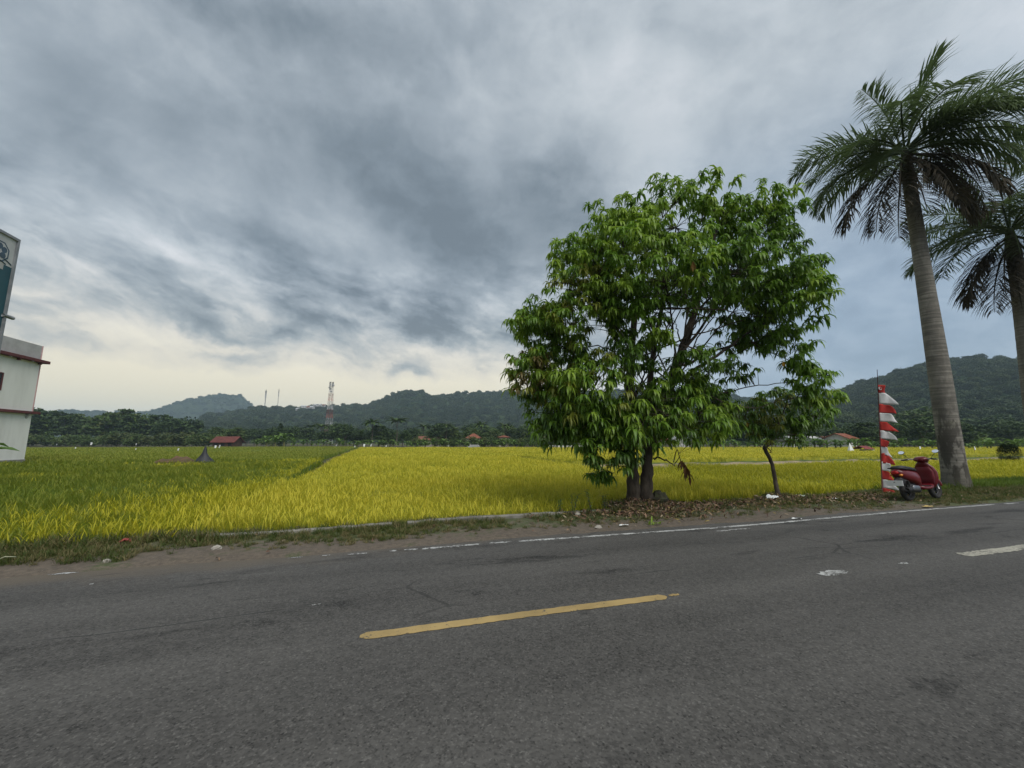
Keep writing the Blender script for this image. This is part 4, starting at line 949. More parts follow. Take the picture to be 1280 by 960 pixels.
LOBES = [
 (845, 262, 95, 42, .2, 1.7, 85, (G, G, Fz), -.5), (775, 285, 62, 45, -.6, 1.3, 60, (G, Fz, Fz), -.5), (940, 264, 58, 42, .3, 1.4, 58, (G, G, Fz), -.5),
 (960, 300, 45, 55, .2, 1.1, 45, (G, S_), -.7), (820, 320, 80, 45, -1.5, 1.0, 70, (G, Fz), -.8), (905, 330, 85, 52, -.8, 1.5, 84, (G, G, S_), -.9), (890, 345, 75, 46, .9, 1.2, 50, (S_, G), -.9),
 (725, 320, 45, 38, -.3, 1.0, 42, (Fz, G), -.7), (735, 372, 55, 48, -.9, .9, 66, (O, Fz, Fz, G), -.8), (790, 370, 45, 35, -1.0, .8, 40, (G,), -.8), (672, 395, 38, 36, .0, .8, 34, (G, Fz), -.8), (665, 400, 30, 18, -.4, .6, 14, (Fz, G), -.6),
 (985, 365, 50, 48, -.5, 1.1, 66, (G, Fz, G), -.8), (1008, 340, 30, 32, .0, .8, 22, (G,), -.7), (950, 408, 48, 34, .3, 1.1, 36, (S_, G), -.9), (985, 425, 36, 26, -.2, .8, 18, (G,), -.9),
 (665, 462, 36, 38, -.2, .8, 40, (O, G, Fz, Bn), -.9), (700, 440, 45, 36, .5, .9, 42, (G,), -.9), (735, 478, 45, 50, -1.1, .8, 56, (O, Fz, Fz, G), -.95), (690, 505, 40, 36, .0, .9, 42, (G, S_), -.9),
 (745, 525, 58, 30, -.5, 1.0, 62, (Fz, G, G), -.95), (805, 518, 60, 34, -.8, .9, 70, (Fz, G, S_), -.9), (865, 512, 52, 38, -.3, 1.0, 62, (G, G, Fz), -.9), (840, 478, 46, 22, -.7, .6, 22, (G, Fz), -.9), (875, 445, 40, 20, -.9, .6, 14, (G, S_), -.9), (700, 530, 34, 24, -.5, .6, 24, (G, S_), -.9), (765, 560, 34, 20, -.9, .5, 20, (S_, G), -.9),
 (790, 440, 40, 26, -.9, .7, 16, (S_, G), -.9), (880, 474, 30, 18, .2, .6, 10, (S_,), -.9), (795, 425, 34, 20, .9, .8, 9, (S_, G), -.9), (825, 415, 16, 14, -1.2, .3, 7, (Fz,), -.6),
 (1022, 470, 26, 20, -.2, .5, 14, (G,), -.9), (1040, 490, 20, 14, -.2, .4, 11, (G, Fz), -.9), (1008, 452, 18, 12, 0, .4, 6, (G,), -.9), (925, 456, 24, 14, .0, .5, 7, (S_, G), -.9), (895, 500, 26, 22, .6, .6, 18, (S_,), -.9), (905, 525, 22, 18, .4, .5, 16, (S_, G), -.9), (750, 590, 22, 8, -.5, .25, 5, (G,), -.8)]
STEMS = [[(796, 654, 0, .27), (794, 634, 0, .21), (791, 602, 0, .17), (787, 560, .0, .15), (787, 510, .05, .135), (789, 450, .1, .11), (794, 390, .1, .08), (806, 320, .1, .05), (815, 265, .1, .02)],
         [(803, 654, 0, .25), (807, 630, 0, .20), (808, 597, 0, .16), (811, 560, .05, .14), (822, 520, .1, .15), (838, 480, .15, .15), (852, 440, .2, .12), (868, 390, .2, .09), (885, 330, .2, .05), (900, 270, .2, .02)],
         [(808, 575, 0, .09), (809, 540, .3, .10), (812, 480, .4, .09), (820, 420, .5, .07), (835, 350, .5, .05), (845, 285, .5, .02)]]
LIMBS = [[(838, 480, .15, .10), (880, 455, 0, .075), (930, 420, -.2, .055), (975, 385, -.4, .03), (990, 360, -.5, .015)], [(845, 462, .2, .08), (890, 440, .5, .06), (935, 428, .4, .04), (965, 425, .3, .02)],
 [(852, 440, .2, .08), (890, 390, .4, .055), (925, 330, .4, .035), (940, 275, .3, .015)], [(868, 390, .2, .06), (900, 360, -.3, .04), (920, 320, -.5, .02)], [(789, 450, .1, .08), (765, 415, -.3, .055), (745, 375, -.7, .035), (735, 330, -.5, .015)],
 [(788, 480, .08, .075), (750, 455, .1, .05), (700, 430, .1, .03), (670, 400, 0, .015)], [(786, 520, .05, .075), (745, 500, -.2, .05), (700, 480, -.1, .03), (665, 460, -.2, .012)], [(785, 555, 0, .06), (750, 530, -.4, .04), (700, 520, -.2, .02)],
 [(794, 390, .1, .06), (785, 340, -.4, .04), (775, 290, -.6, .018)], [(820, 420, .5, .055), (800, 370, .3, .035), (785, 320, 0, .02)], [(826, 520, .1, .06), (870, 500, 0, .04), (910, 490, .2, .028), (960, 480, 0, .02), (1020, 470, -.2, .01)],
 [(835, 490, .12, .05), (870, 492, -.3, .03), (935, 510, 0, .016), (985, 500, -.1, .008)], [(820, 550, .05, .06), (845, 535, -.2, .04), (880, 515, -.2, .02)], [(806, 320, .1, .04), (825, 280, -.4, .025), (845, 250, .1, .012)], [(885, 330, .2, .04), (930, 300, .2, .025), (960, 280, .2, .012)],
 [(930, 420, -.2, .04), (960, 440, -.2, .025), (1000, 455, -.1, .012)], [(789, 540, 0, .05), (800, 525, -.6, .03), (810, 505, -.8, .015)], [(839, 480, .15, .06), (842, 430, -.5, .045), (835, 370, -1.1, .03), (822, 320, -1.4, .015)],
 [(817, 572, 0, .045), (832, 574, -.1, .03), (842, 581, -.15, .02), (850, 568, -.2, .012)], [(786, 565, 0, .03), (770, 580, -.4, .015), (750, 588, -.5, .008)]]
rq = random.Random(12)
for k_ in range(26):
    st_ = rq.choice(STEMS[:2])[4:8]; a_ = rq.choice(st_); tx_, ty_ = rq.uniform(680, 1000), rq.uniform(270, 430); m_ = rq.uniform(-.9, .9)
    LIMBS.append([(a_[0], a_[1], a_[2], .042), (a_[0] * .55 + tx_ * .45, a_[1] * .62 + ty_ * .38 - 8, m_ * .5, .030), (tx_ * .9 + a_[0] * .1, ty_ * .85 + a_[1] * .15, m_ * .9, .016), (tx_, ty_, m_, .008)])
mt, T = mango('mango_tree', 'large round mango tree with two joined trunks on the road verge', b, Y0, STEMS, LIMBS, [(x - (10 if x > 940 else 0), y + (10 if y < 400 else 4), *r_) for x, y, *r_ in LOBES], .245, 300, 5)
# broken hanging twig with a withered bunch of leaves
ps, qs = T.smooth([T.W(842, 578, -.2), T.W(846, 562, -.25), T.W(849, 570, -.25), T.W(853, 582, -.25), T.W(858, 592, -.25)], [.012, .010, .009, .008, .006], 4)
mb = MB(); mb.tube(ps, qs, 5); hb = mb.build('broken_twig', mbark, mt)
mb = MB(); q = random.Random(3)
for i in range(26):
    c = T.W(852 + .35 * i + q.uniform(-3, 3), 575 + i * .8, -.25); mb.leaf(c, (q.uniform(-.6, .6), q.uniform(-.6, .6), -1), q.uniform(.18, .26), .06, .8)
mb.build('withered_leaves', pmat('withered leaf', (.20, .095, .035), (.11, .06, .03), 5, 4, .8, translucent=.2), hb)
# the small crooked mango
b2 = on_ground(972, 626); b2.z = .02
STEMS2 = [[(975, 634, 0, .075), (973, 620, 0, .062), (969, 600, 0, .05), (965, 580, 0, .045), (957, 563, 0, .048), (956, 559, 0, .045), (963, 554, 0, .04), (968, 545, 0, .035), (975, 525, 0, .025), (985, 500, .0, .01)]]
LIMBS2 = [[(966, 550, 0, .03), (950, 530, -.2, .02), (935, 515, -.3, .01)], [(968, 545, 0, .03), (1000, 530, .1, .02), (1020, 520, .1, .01)], [(972, 533, 0, .02), (960, 510, .2, .012), (955, 500, .2, .006)], [(958, 558, 0, .025), (964, 566, -.1, .015), (966, 556, -.15, .008)]]
LOBES2 = [(975, 503, 48, 20, 0, .8, 52, (G, S_, O), -.5), (955, 525, 34, 26, -.3, .6, 38, (S_, G, O), -.9), (1008, 522, 34, 22, .1, .6, 36, (G, S_), -.9), (985, 530, 30, 20, .2, .6, 24, (S_,), -.9), (1000, 548, 22, 9, -.1, .4, 9, (S_, G), -.9), (930, 515, 16, 14, -.2, .4, 10, (G,), -.8), (1028, 512, 16, 12, .1, .4, 10, (G,), -.8), (953, 545, 18, 14, -.3, .3, 9, (S_, O), -.9)]
m2, T2 = mango('small_mango_tree', 'small mango tree with a thin crooked trunk, right of the large tree', b2, b2.y, STEMS2, LIMBS2, LOBES2, .23, 150, 9, 1.0)
for (Tt, rt, px, py, dY, w, h, nm, c) in ((T2, m2, 934, 533, -.5, .11, .16, 'yellowed_leaf', (.33, .20, .03)), (T, mt, 866, 333, -2.0, .10, .22, 'yellowed_leaf', (.30, .17, .06)), (T, mt, 979, 458, -.8, .08, .12, 'yellowed_leaf', (.40, .24, .03))):
    mb = MB(); c0 = Tt.W(px, py - 6, dY); [mb.leaf(c0, (dx, .1, -1), h, w * .6, .3) for dx in (-.3, .0, .3)]; mb.build(nm, pmat(nm, c, tuple(x * .6 for x in c), 6, translucent=.3), rt)

# stump-like clod, stones and litter at the foot of the trees
def blob(name, label, cat, px, py, sx, sy, sz, mat, seed, dz=0.0, group=None, rz=None):
    p = on_ground(px, py); s, t = ST(p); q = random.Random(seed); mb = MB(); n, k = 10, 6; rs = []
    for i in range(k + 1):
        f = -.35 + 1.9 * i / k; zz = math.sin(max(-1.2, min(1.57, f)))
        r = math.cos(max(-1.2, min(1.55, f))); rs.append([(sx * r * math.cos(a) * q.uniform(.8, 1.2), sy * r * math.sin(a) * q.uniform(.8, 1.2), sz * zz * q.uniform(.85, 1.1)) for a in np.linspace(0, 6.283, n + 1)[:-1]])
    mb.rings(rs); o = mb.build(name, mat, None, False); o.location = (p.x, p.y, vz(s, t) + dz); o.rotation_euler = (0, 0, RA if rz is None else rz); return tag(o, label, cat, group)
clod = pmat('mossy clod', (.055, .06, .03), (.035, .03, .022), 9, 6, .95, .8, 30)
blob('grassy_clod', 'dark mossy clod of earth at the right foot of the large tree', 'clod', 824, 636, .22, .2, .24, clod, 4)
stone_m = pmat('pale stone', (.36, .34, .30), (.24, .22, .19), 8, 5, .9, .4, 30)
for i, (px, py, s, lb) in enumerate(((610, 651, .06, 'pale round stone lying against the low wall'), (700, 646, .08, 'grey stone at the break of the low wall left of the big tree'), (722, 647, .07, 'tan stone beside the leaf heap'), (748, 660, .07, 'large brown stone in the leaf heap'), (133, 704, .05, 'small stone on the dirt near the left edge of the road'), (270, 690, .07, 'brown clod of soil on the dirt left of the white line'), (1040, 612, .14, 'dark rock between the litter and the flag'))):
    blob('stone', lb, 'stone', px, py, s, s * .8, s * .75, stone_m if i != 6 else clod, 20 + i)
wp = bpy.data.materials['white plastic']
def sheet(name, label, cat, px, py, w, d, mat, seed, h=.05):
    p = on_ground(px, py); s, t = ST(p); q = random.Random(seed); n = 9; P = np.zeros((n, n, 3))
    for i in range(n):
        for j in range(n):
            u, v = i / (n - 1) * 2 - 1, j / (n - 1) * 2 - 1; k = 1 - .28 * (u * u) * (v * v) - .08 * q.random()
            P[i, j] = (u * w / 2 * k, v * d / 2 * k, .02 + h * float(fbm(np.array(u * 2 + seed), np.array(v * 2), 3, seed)) * (1.3 - u * u * .6))
    o = link(name, grid_mesh(name, mat, P), loc=(p.x, p.y, vz(s, t)), rz=RA + q.uniform(-.3, .3)); return tag(o, label, cat)
sheet('plastic_bag', 'flat white plastic bag at the left foot of the small crooked tree', 'plastic bag', 966, 628, .34, .26, wp, 3, .12)
sheet('plastic_bag', 'pale greenish plastic sheet on the verge right of the small crooked tree', 'plastic bag', 1001, 624, .36, .2, pmat('pale green plastic', (.50, .58, .50), (.40, .48, .40), 3, 4, .5), 6, .1)
sheet('paper_scrap', 'white paper scrap on the litter between small tree and flag', 'paper', 1045, 627, .2, .12, wp, 8, .05)
sheet('paper_scrap', 'white scrap lying at the road edge line in front of the litter', 'paper', 996, 649, .22, .08, wp, 9, .03)
sheet('paper_scrap', 'small pale scrap on the dirt below the large tree', 'paper', 780, 659, .2, .07, wp, 10, .02)
sheet('red_wrapper', 'crumpled red plastic wrapper in the grass at the left of the verge', 'wrapper', 156, 683, .16, .12, pmat('red plastic', (.30, .05, .045), (.22, .04, .04), 4, 3, .5), 12, .07)
sheet('yellow_leaf', 'large yellow leaf on the verge in front of the scooter', 'leaf', 1160, 635, .30, .10, pmat('yellow leaf', (.45, .34, .12), (.33, .23, .08), 6), 14, .04)
# fallen green sprig and a long pale stalk
p = on_ground(818, 657); mb = MB(); q = random.Random(2)
for i in range(9): mb.leaf((q.uniform(-.12, .12), q.uniform(-.06, .06), .02), (q.uniform(-1, 1), q.uniform(-1, 1), .5), .16, .035, 1.0)
o = mb.build('green_sprig', MG[1]); o.location = (p.x, p.y, .0); tag(o, 'fresh green sprig lying on the dirt below the large tree', 'sprig')
a, c = on_ground(-8, 702, .05), on_ground(20, 696, .12); mb = MB(); mb.tube([a, (a + c) / 2 + Vector((0, 0, .03)), c], [.008, .008, .005], 5); o = mb.build('pale_stalk', pmat('pale stalk', (.40, .42, .28), (.3, .3, .2), 5)); tag(o, 'pale stalk poking out of the grass at the left picture edge', 'stalk')
# weeds standing at the wall beside the big tree
def weed(px, py, h, seed, label, n=14):
    p = on_ground(px, py); s, t = ST(p); q = random.Random(seed); r = thing('weed', label, 'weed', (p.x, p.y, vz(s, t)))
    mb = MB(); lv = MB()
    for k in range(3):
        d = Vector((q.uniform(-.35, .35), q.uniform(-.3, .3), 1)); pts = [d * (h * i / 4) + Vector((0, 0, 0)) for i in range(5)]; mb.tube(pts, [.006, .005, .004, .003, .002], 5)
        for i in range(n): c = d * (h * (.15 + .85 * i / n)); a = i * 2.4; lv.leaf(c, (math.cos(a), math.sin(a), .6), q.uniform(.06, .11), .022, .8)
    mb.build('stem', mbark, r); lv.build('foliage', MG[4], r)
weed(741, 648, .52, 1, 'tall dark weed standing at the end of the low wall'); weed(716, 648, .42, 2, 'bushy dark weed left of the tall weed by the wall'); weed(757, 642, .36, 3, 'low spiky weed touching the large tree trunk on its left')
weed(700, 646, .3, 7, 'small weed growing through the low wall, leftmost of the weeds')
# clipped bush on the far right
p = on_ground(1262, 571, .1); p = p * (30 / p.y); s1 = p.y / F
t = thing('clipped_bush', 'dark clipped round bush on a short stem at the right edge of the field', 'bush', (p.x, p.y, -.3)); q = random.Random(8); mb = MB()
for i in range(2400):
    v = Vector((q.gauss(0, 1), q.gauss(0, 1), q.gauss(0, 1))).normalized() * (q.random() ** .25); c = Vector((v.x * 9.5 * s1 * (1.05 if v.z < .3 else 1), v.y * 9.5 * s1, .95 + v.z * .72))
    mb.leaf(c, v + Vector((q.gauss(0, .4), q.gauss(0, .4), .3)), .12, .05, .5)
mb.build('crown', pmat('clipped leaves', (.028, .05, .014), (.016, .032, .01), 3), t); mb = MB(); mb.tube([(0, 0, -.2), (.02, 0, .2), (0, 0, .8)], [.07, .06, .05], 8); mb.build('trunk', bark, t)

# ================================================================== PALMS
def palm_bark():
    m = bpy.data.materials.new('ringed palm bark'); m.use_nodes = True; nt = m.node_tree; bs = nt.nodes['Principled BSDF']
    tc = node(nt, 'ShaderNodeTexCoord').outputs['Object']; sp = node(nt, 'ShaderNodeSeparateXYZ'); nt.links.new(tc, sp.inputs[0]); z = E(nt, sp.outputs[2])
    ring = noise(nt, scaled(nt, tc, (.35, .35, 7)), 2.2, 4, .6); n1 = noise(nt, scaled(nt, tc, (1, 1, .35)), 3.2, 6, .65); n2 = noise(nt, scaled(nt, tc, (1, 1, .6)), 9, 5, .7); n3 = noise(nt, tc, 1.1, 4, .5)
    low_ = z.step(3.4, 1.0)
    base = mixc(nt, ring.step(.35, .65), (.225, .21, .18), (.12, .112, .098))
    base = mixc(nt, (n1.step(.44, .53)) * (low_ * .82 + .28), base, (.055, .05, .042))
    base = mixc(nt, (n2.step(.57, .65)) * (low_ * .75 + .12), base, (.03, .027, .022))
    base = mixc(nt, n3.step(.55, .68) * low_ * .55, base, (.10, .11, .045))
    base = mixc(nt, z.step(.9, .1) * .65, base, (.06, .055, .04))
    nt.links.new(base, bs.inputs['Base Color']); setin(nt, bs, Roughness=.95)
    bn = node(nt, 'ShaderNodeBump'); bn.inputs['Strength'].default_value = .6; bn.inputs['Distance'].default_value = .03
    setin(nt, bn, Height=(ring + n2 * .7)); nt.links.new(bn.outputs[0], bs.inputs['Normal']); return m
pb = palm_bark(); pleaf = green('palm leaflet', (.115, .165, .062), (.065, .10, .038)); pdry = pmat('dry palm leaflet', (.085, .07, .05), (.055, .05, .036), 2, 4, .8, translucent=.15)
pshaft = pmat('palm crownshaft', (.075, .085, .045), (.05, .045, .03), 2.5, 4, .7)
def frond(q, az_, el_, droop, L, w=.041, n=70, dry=False):
    mb = MB(); N = 26; p = Vector((0, 0, 0)); pts, ds = [], []
    for i in range(N + 1):
        u = i / N; e = el_ - droop * u ** 1.25; d = Vector((math.cos(az_) * math.cos(e), math.sin(az_) * math.cos(e), math.sin(e))); pts.append(p.copy()); ds.append(d); p = p + d * (L / N)
    mb.tube(pts, [.034 * (1 - i / N) ** .8 + .006 for i in range(N + 1)], 5)
    for k in range(n):
        u = .14 + .85 * k / n; f = u * N; i = min(N - 1, int(f)); c = pts[i].lerp(pts[i + 1], f - i); d = ds[i]
        side = d.cross(Vector((0, 0, 1)));
        if side.length < .1: side = Vector((-math.sin(az_), math.cos(az_), 0))
        side.normalize(); up = side.cross(d)
        ll = (.98 * math.sin(math.pi * min(1, .16 + .84 * (1 - abs(u - .42) / .62) * .62)) + .12) * (L / 3.2) * (1 if u < .8 else (1 - u) / .2 * .55 + .45)
        for s in (-1, 1):
            dd = side * s * q.uniform(.75, 1) + d * q.uniform(.45, .75) + up * q.uniform(-.25, .55)
            mb.leaf(c, dd, ll * q.uniform(.8, 1.1), w, q.uniform(.5, 1.35) if not dry else q.uniform(1.2, 2.2), segs=3)
    return mb
def royal_palm(label, base, H, r0, rtop, fr, seed, lean=(0, 0), shaft=1.3):
    q = random.Random(seed); root = thing('royal_palm', label, 'palm', base); mb = MB(); rs = []
    nz = 90
    for i in range(nz + 1):
        u = i / nz; z = -.15 + (H + .15) * u; f = rtop + (r0 - rtop) * (1 - u) ** 1.2 + .02 * math.exp(-((u - .42) / .25) ** 2) + .09 * math.exp(-z / .28)
        f *= 1 + .008 * math.sin(z * 52) + q.uniform(-.004, .004)
        cx, cy = lean[0] * u ** 1.2, lean[1] * u ** 1.2
        rs.append([(cx + f * math.cos(a) * (1 + .03 * math.sin(3 * a + z * .8)), cy + f * math.sin(a), z) for a in np.linspace(0, 6.283, 25)[:-1]])
    mb.rings(rs); mb.build('trunk', pb, root)
    c = Vector((lean[0], lean[1], H)); mb = MB(); mb.tube([c + Vector((0, 0, -.02)), c + Vector((0, 0, shaft * .35)), c + Vector((0, 0, shaft * .8)), c + Vector((0, 0, shaft * 1.1))], [rtop * 1.02, rtop * 1.05, rtop * .8, rtop * .4], 14); mb.build('crownshaft', pshaft, root)
    for (a, e, dr, L, dry, dz) in fr:
        o = frond(q, R(a), R(e), R(dr * (1 if dry else .86)), L, dry=dry).build('frond', pdry if dry else pleaf, root); o.location = c + Vector((.12 * math.cos(R(a)), .12 * math.sin(R(a)), shaft * 1.05 + dz))
        if dry: o['label'] = 'dry brown hanging frond'
    return root, c
# azimuths counter-clockwise from +x; +x is right in the picture, about -45 is right towards the camera
pbase = on_ground(1197, 613); pbase.z = .0
topc = at_depth(1131, 190, pbase.y)
FR1 = [(-20, 80, 30, 3.7, False, .1), (170, 84, 40, 2.8, False, .1), (-15, 48, 62, 3.6, False, .1), (-48, 38, 78, 3.5, False, .1), (-35, 14, 85, 3.3, False, 0), (-75, 12, 80, 3.1, False, 0), (25, 30, 80, 3.4, False, 0), (62, 40, 70, 3.2, False, 0), (100, 30, 80, 3.2, False, 0),
       (140, 48, 92, 3.4, False, .1), (150, 34, 88, 3.5, False, 0), (172, 10, 78, 3.4, False, 0), (195, 16, 95, 3.2, False, 0), (225, 34, 95, 3.1, False, 0), (255, 40, 110, 3.0, False, .05), (285, 20, 100, 3.1, False, 0), (120, 5, 80, 3.1, False, 0),
       (158, 2, 92, 3.4, False, -.1), (-30, 2, 95, 3.3, False, -.1), (-58, -8, 80, 3.2, False, -.15), (205, -10, 78, 3.0, False, -.15), (-5, -8, 85, 3.1, False, -.15), (-25, 32, 105, 3.4, False, 0), (-62, 28, 100, 3.3, False, 0),
       (160, -28, 58, 3.2, True, -.25), (215, -34, 52, 3.2, True, -.3), (-60, -30, 55, 3.3, True, -.25), (-10, -25, 58, 3.3, True, -.25), (60, -35, 50, 2.9, True, -.3), (265, -45, 40, 2.9, True, -.35), (180, -50, 35, 3.1, True, -.4), (-40, -52, 32, 3.1, True, -.4), (240, -60, 25, 2.8, True, -.45), (300, -58, 25, 2.9, True, -.45)]
pr, c = royal_palm('tall royal palm with a pale ringed trunk standing behind the red scooter', pbase, topc.z - 1.35, .315, .185, FR1, 3, (topc.x - pbase.x, 0), 1.35)
mb = MB(); mb.tube([c + Vector((0, 0, 1.2)), c + Vector((-.35, .1, 1.9)), c + Vector((-.85, .1, 2.75))], [.05, .035, .006], 6); mb.build('spear_leaf', pleaf, pr)
p2 = on_ground(1309, 607); p2.z = 0; p2z = at_depth(1262, 290, p2.y)
FR2 = [(170, 30, 90, 3.3, False, 0), (150, 50, 80, 3.2, False, .1), (190, 8, 75, 3.2, False, 0), (215, 30, 85, 3.0, False, 0), (250, 45, 95, 3.0, False, 0), (-60, 45, 80, 3.2, False, 0), (-20, 55, 60, 3.3, False, 0), (20, 40, 80, 3.2, False, 0), (60, 60, 60, 3.2, False, 0), (110, 45, 75, 3.2, False, 0), (280, 10, 80, 3.0, False, 0), (230, 65, 50, 3.0, False, .1), (130, 12, 80, 3.1, False, 0), (-40, 0, 80, 3, False, 0),
       (170, -35, 55, 3.1, True, -.3), (205, -40, 48, 3.1, True, -.35), (235, -42, 45, 2.9, True, -.35), (150, -45, 40, 2.8, True, -.4), (270, -38, 50, 2.8, True, -.3), (-40, -35, 50, 2.9, True, -.3), (185, -55, 30, 3.1, True, -.5), (220, -5, 80, 3.2, False, -.1), (175, -8, 75, 3.3, False, -.1), (240, 15, 95, 3.2, False, 0), (160, 12, 95, 3.4, False, 0), (215, -62, 20, 3.1, True, -.5)]
royal_palm('second royal palm half cut off by the right picture edge', p2, p2z.z - 1.3, .31, .21, FR2, 6, (p2z.x - p2.x, 0), 1.3)

# ================================================================== PENNANT FLAG
fb = on_ground(1103, 617); fb.z = .03; fl = thing('pennant_flag', 'tall red and white striped vertical pennant on a thin pole beside the scooter', 'flag', fb)
Yf = fb.y; tp = at_depth(1096.5, 462, Yf) - fb
mb = MB(); mb.tube([(0, 0, -.1), tp * .25, tp * .6, tp], [.017, .016, .013, .007], 7); mb.build('pole', pmat('maroon pole', (.10, .03, .03), (.06, .025, .025), 3), fl)
red_c = pmat('red cloth', (.56, .055, .045), (.46, .045, .04), 2, 4, .8, translucent=.25); white_c = pmat('white cloth', (.74, .74, .73), (.62, .63, .64), 2, 4, .8, translucent=.25)
rows = [(481, 491, 4, 8, 0), (491, 505, 7, 18, 1), (505, 516, 2, 17, 0), (516, 527, 7, 19, 1), (527, 538, 3, 17, 0), (538, 548.5, 8, 16, 1), (548, 558, 4, 7, 0), (557, 568, 4, 11, 1), (566, 579, 3, 12, 0), (577, 588, 6, 9, 1), (588, 599, 5, 13, 0), (599, 610, 8, 15, 1), (610, 617, 10, 12, 0)]
fd = Vector((.80, -.60, 0)).normalized()
for i, (y0, y1, w0, w1, cc) in enumerate(rows):
    n, k = 8, 7; P = np.zeros((n, k, 3)); m0 = .95
    for a in range(n):
        u = a / (n - 1); py = y0 + (y1 - y0) * u; x = 1096.5 + (py - 462) / 155 * 6.5; c0 = at_depth(x, py, Yf) - fb
        w0_ = max(w0, 7, .55 * w1); w = (w0_ + (w1 - w0_) * u ** .8) * Yf / F * m0
        for b_ in range(k):
            v = b_ / (k - 1); rp = .07 * v * math.sin(6 * v + i * 1.9 + u * 3)
            P[a, b_] = c0 + fd * (w * v) + Vector((.3 * rp, rp, -.05 * v * v * (1 if i not in (6, 7) else 2)))
    o = link('pennant_stripe', grid_mesh('pennant_stripe', (red_c, white_c)[cc], P), fl); o['label'] = ('red', 'white')[cc] + ' cloth stripe'
    sm = o.modifiers.new('thickness', 'SOLIDIFY'); sm.thickness = .006
# rosette emblem on the topmost stripe
cc = at_depth(1100, 485.5, Yf - .05) - fb; mb = MB(); mb.tube([cc, cc + Vector((0, -.02, 0))], [.05, .046], 14); mb.tube([cc + Vector((0, -.021, 0)), cc + Vector((0, -.03, 0))], [.028, .024], 12, 1); mb.build('rosette', [white_c, red_c], fl)

# ================================================================== SCOOTER
paint_d = pmat('deep red panel', (.12, .010, .016), (.09, .008, .012), 3, 2, .5); paint_r = pmat('dark red paint', (.115, .005, .009), (.09, .004, .007), 3, 2, .32, coat=.25, spec=.35); blk = pmat('black plastic', (.018, .018, .02), (.026, .026, .028), 8, 3, .5); rub = pmat('tyre rubber', (.022, .022, .022), (.032, .03, .028), 12, 4, .85); met = pmat('dull metal', (.32, .32, .33), (.22, .22, .23), 6, 3, .35, metal=.9); seat_m = pmat('black vinyl', (.03, .03, .033), (.022, .022, .024), 12, 3, .45)
mirr = pmat('mirror glass', (.9, .92, .95), (.88, .9, .93), 2, 2, .03, metal=1.0); plate_m = pmat('number plate', (.72, .73, .73), (.64, .65, .66), 6, 3, .5); tail = pmat('red lens', (.45, .02, .02), (.35, .015, .015), 4, 2, .2); amber = pmat('amber lens', (.6, .22, .03), (.5, .18, .03), 4, 2, .2); clear = pmat('headlight lens', (.65, .68, .7), (.6, .62, .65), 3, 2, .1, spec=.6)
ra, fa = on_ground(1129, 629), on_ground(1172, 626)
hd = math.atan2(fa.y - ra.y, fa.x - ra.x) + .07
scx = thing('parked_scooter', 'dark red motor scooter parked on the verge beside the striped pennant', 'scooter', (ra.x + .30 * math.cos(hd), ra.y + .30 * math.sin(hd), .03), hd); scx.rotation_euler = (R(-5), 0, hd)
WB = 1.28
for nm, x in (('rear_wheel', 0.0), ('front_wheel', WB)):
    mb = MB(); mb.torus((x, 0, .262), .205, .057, 30, 10); w = mb.build(nm, rub, scx)
    mb = MB(); mb.torus((x, 0, .262), .150, .022, 24, 6)
    for k in range(6): a = k * math.pi / 3; mb.tube([(x, 0, .262), (x + .15 * math.cos(a), 0, .262 + .15 * math.sin(a))], [.022, .014], 5)
    mb.tube([(x, -.05, .262), (x, .05, .262)], .04, 10); mb.build('rim', blk, w)
mb = MB(); mb.loftx([(-.38, .74, .03, .035), (-.33, .72, .10, .085), (-.2, .68, .15, .125), (0, .64, .175, .15), (.2, .60, .18, .165), (.36, .56, .165, .19), (.46, .52, .13, .19), (.52, .48, .10, .16)], 18, 2.6); mb.build('body', paint_r, scx)
mb = MB(); mb.loftx([(-.30, .84, .06, .02), (-.26, .845, .12, .04), (-.1, .845, .145, .05), (.12, .815, .14, .05), (.32, .79, .125, .05), (.46, .765, .08, .035), (.5, .76, .03, .015)], 16, 2.8); mb.build('seat', seat_m, scx)
mb = MB(); mb.loftx([(.40, .33, .15, .05), (.55, .31, .165, .05), (.8, .31, .165, .05), (.93, .35, .16, .06), (.98, .42, .12, .05)], 14, 3.2); fl_ = mb.build('floorboard', paint_r, scx)
mb = MB(); mb.box(.5, .9, -.15, .15, .36, .372); mb.build('foot_mat', blk, fl_, False)
mb = MB(); mb.loftz([(.30, 1.0, .05, .13), (.40, 1.02, .065, .20), (.55, 1.055, .075, .235), (.70, 1.06, .075, .235), (.82, 1.03, .07, .20), (.92, .985, .06, .13), (.97, .965, .045, .08)], 18, 2.3); ls = mb.build('leg_shield', paint_r, scx)
mb = MB(); mb.loftz([(.38, .955, .03, .16), (.55, .975, .035, .19), (.72, .98, .035, .19), (.84, .955, .03, .13)], 14, 2.5); mb.build('inner_panel', paint_d, ls)
mb = MB(); mb.torus((WB, 0, .262), .262, .078, 16, 10, 0, R(15), R(170)); mb.build('front_fender', paint_r, scx)
mb = MB()
for y in (-.085, .085): mb.tube([(WB, y, .262), (1.17, y, .55)], .022, 7)
mb.tube([(1.15, 0, .5), (1.0, 0, 1.0)], .03, 8); mb.build('fork', met, scx)
mb = MB(); mb.loftx([(.86, 1.02, .05, .035), (.90, 1.035, .13, .06), (.98, 1.04, .155, .075), (1.06, 1.02, .13, .08), (1.12, .99, .08, .065), (1.15, .97, .04, .03)], 16, 2.3); hc = mb.build('handlebar_cowl', paint_r, scx)
mb = MB(); mb.loftx([(1.10, .985, .075, .06), (1.15, .975, .07, .055), (1.185, .965, .04, .03)], 14, 2); mb.build('headlight', clear, hc)
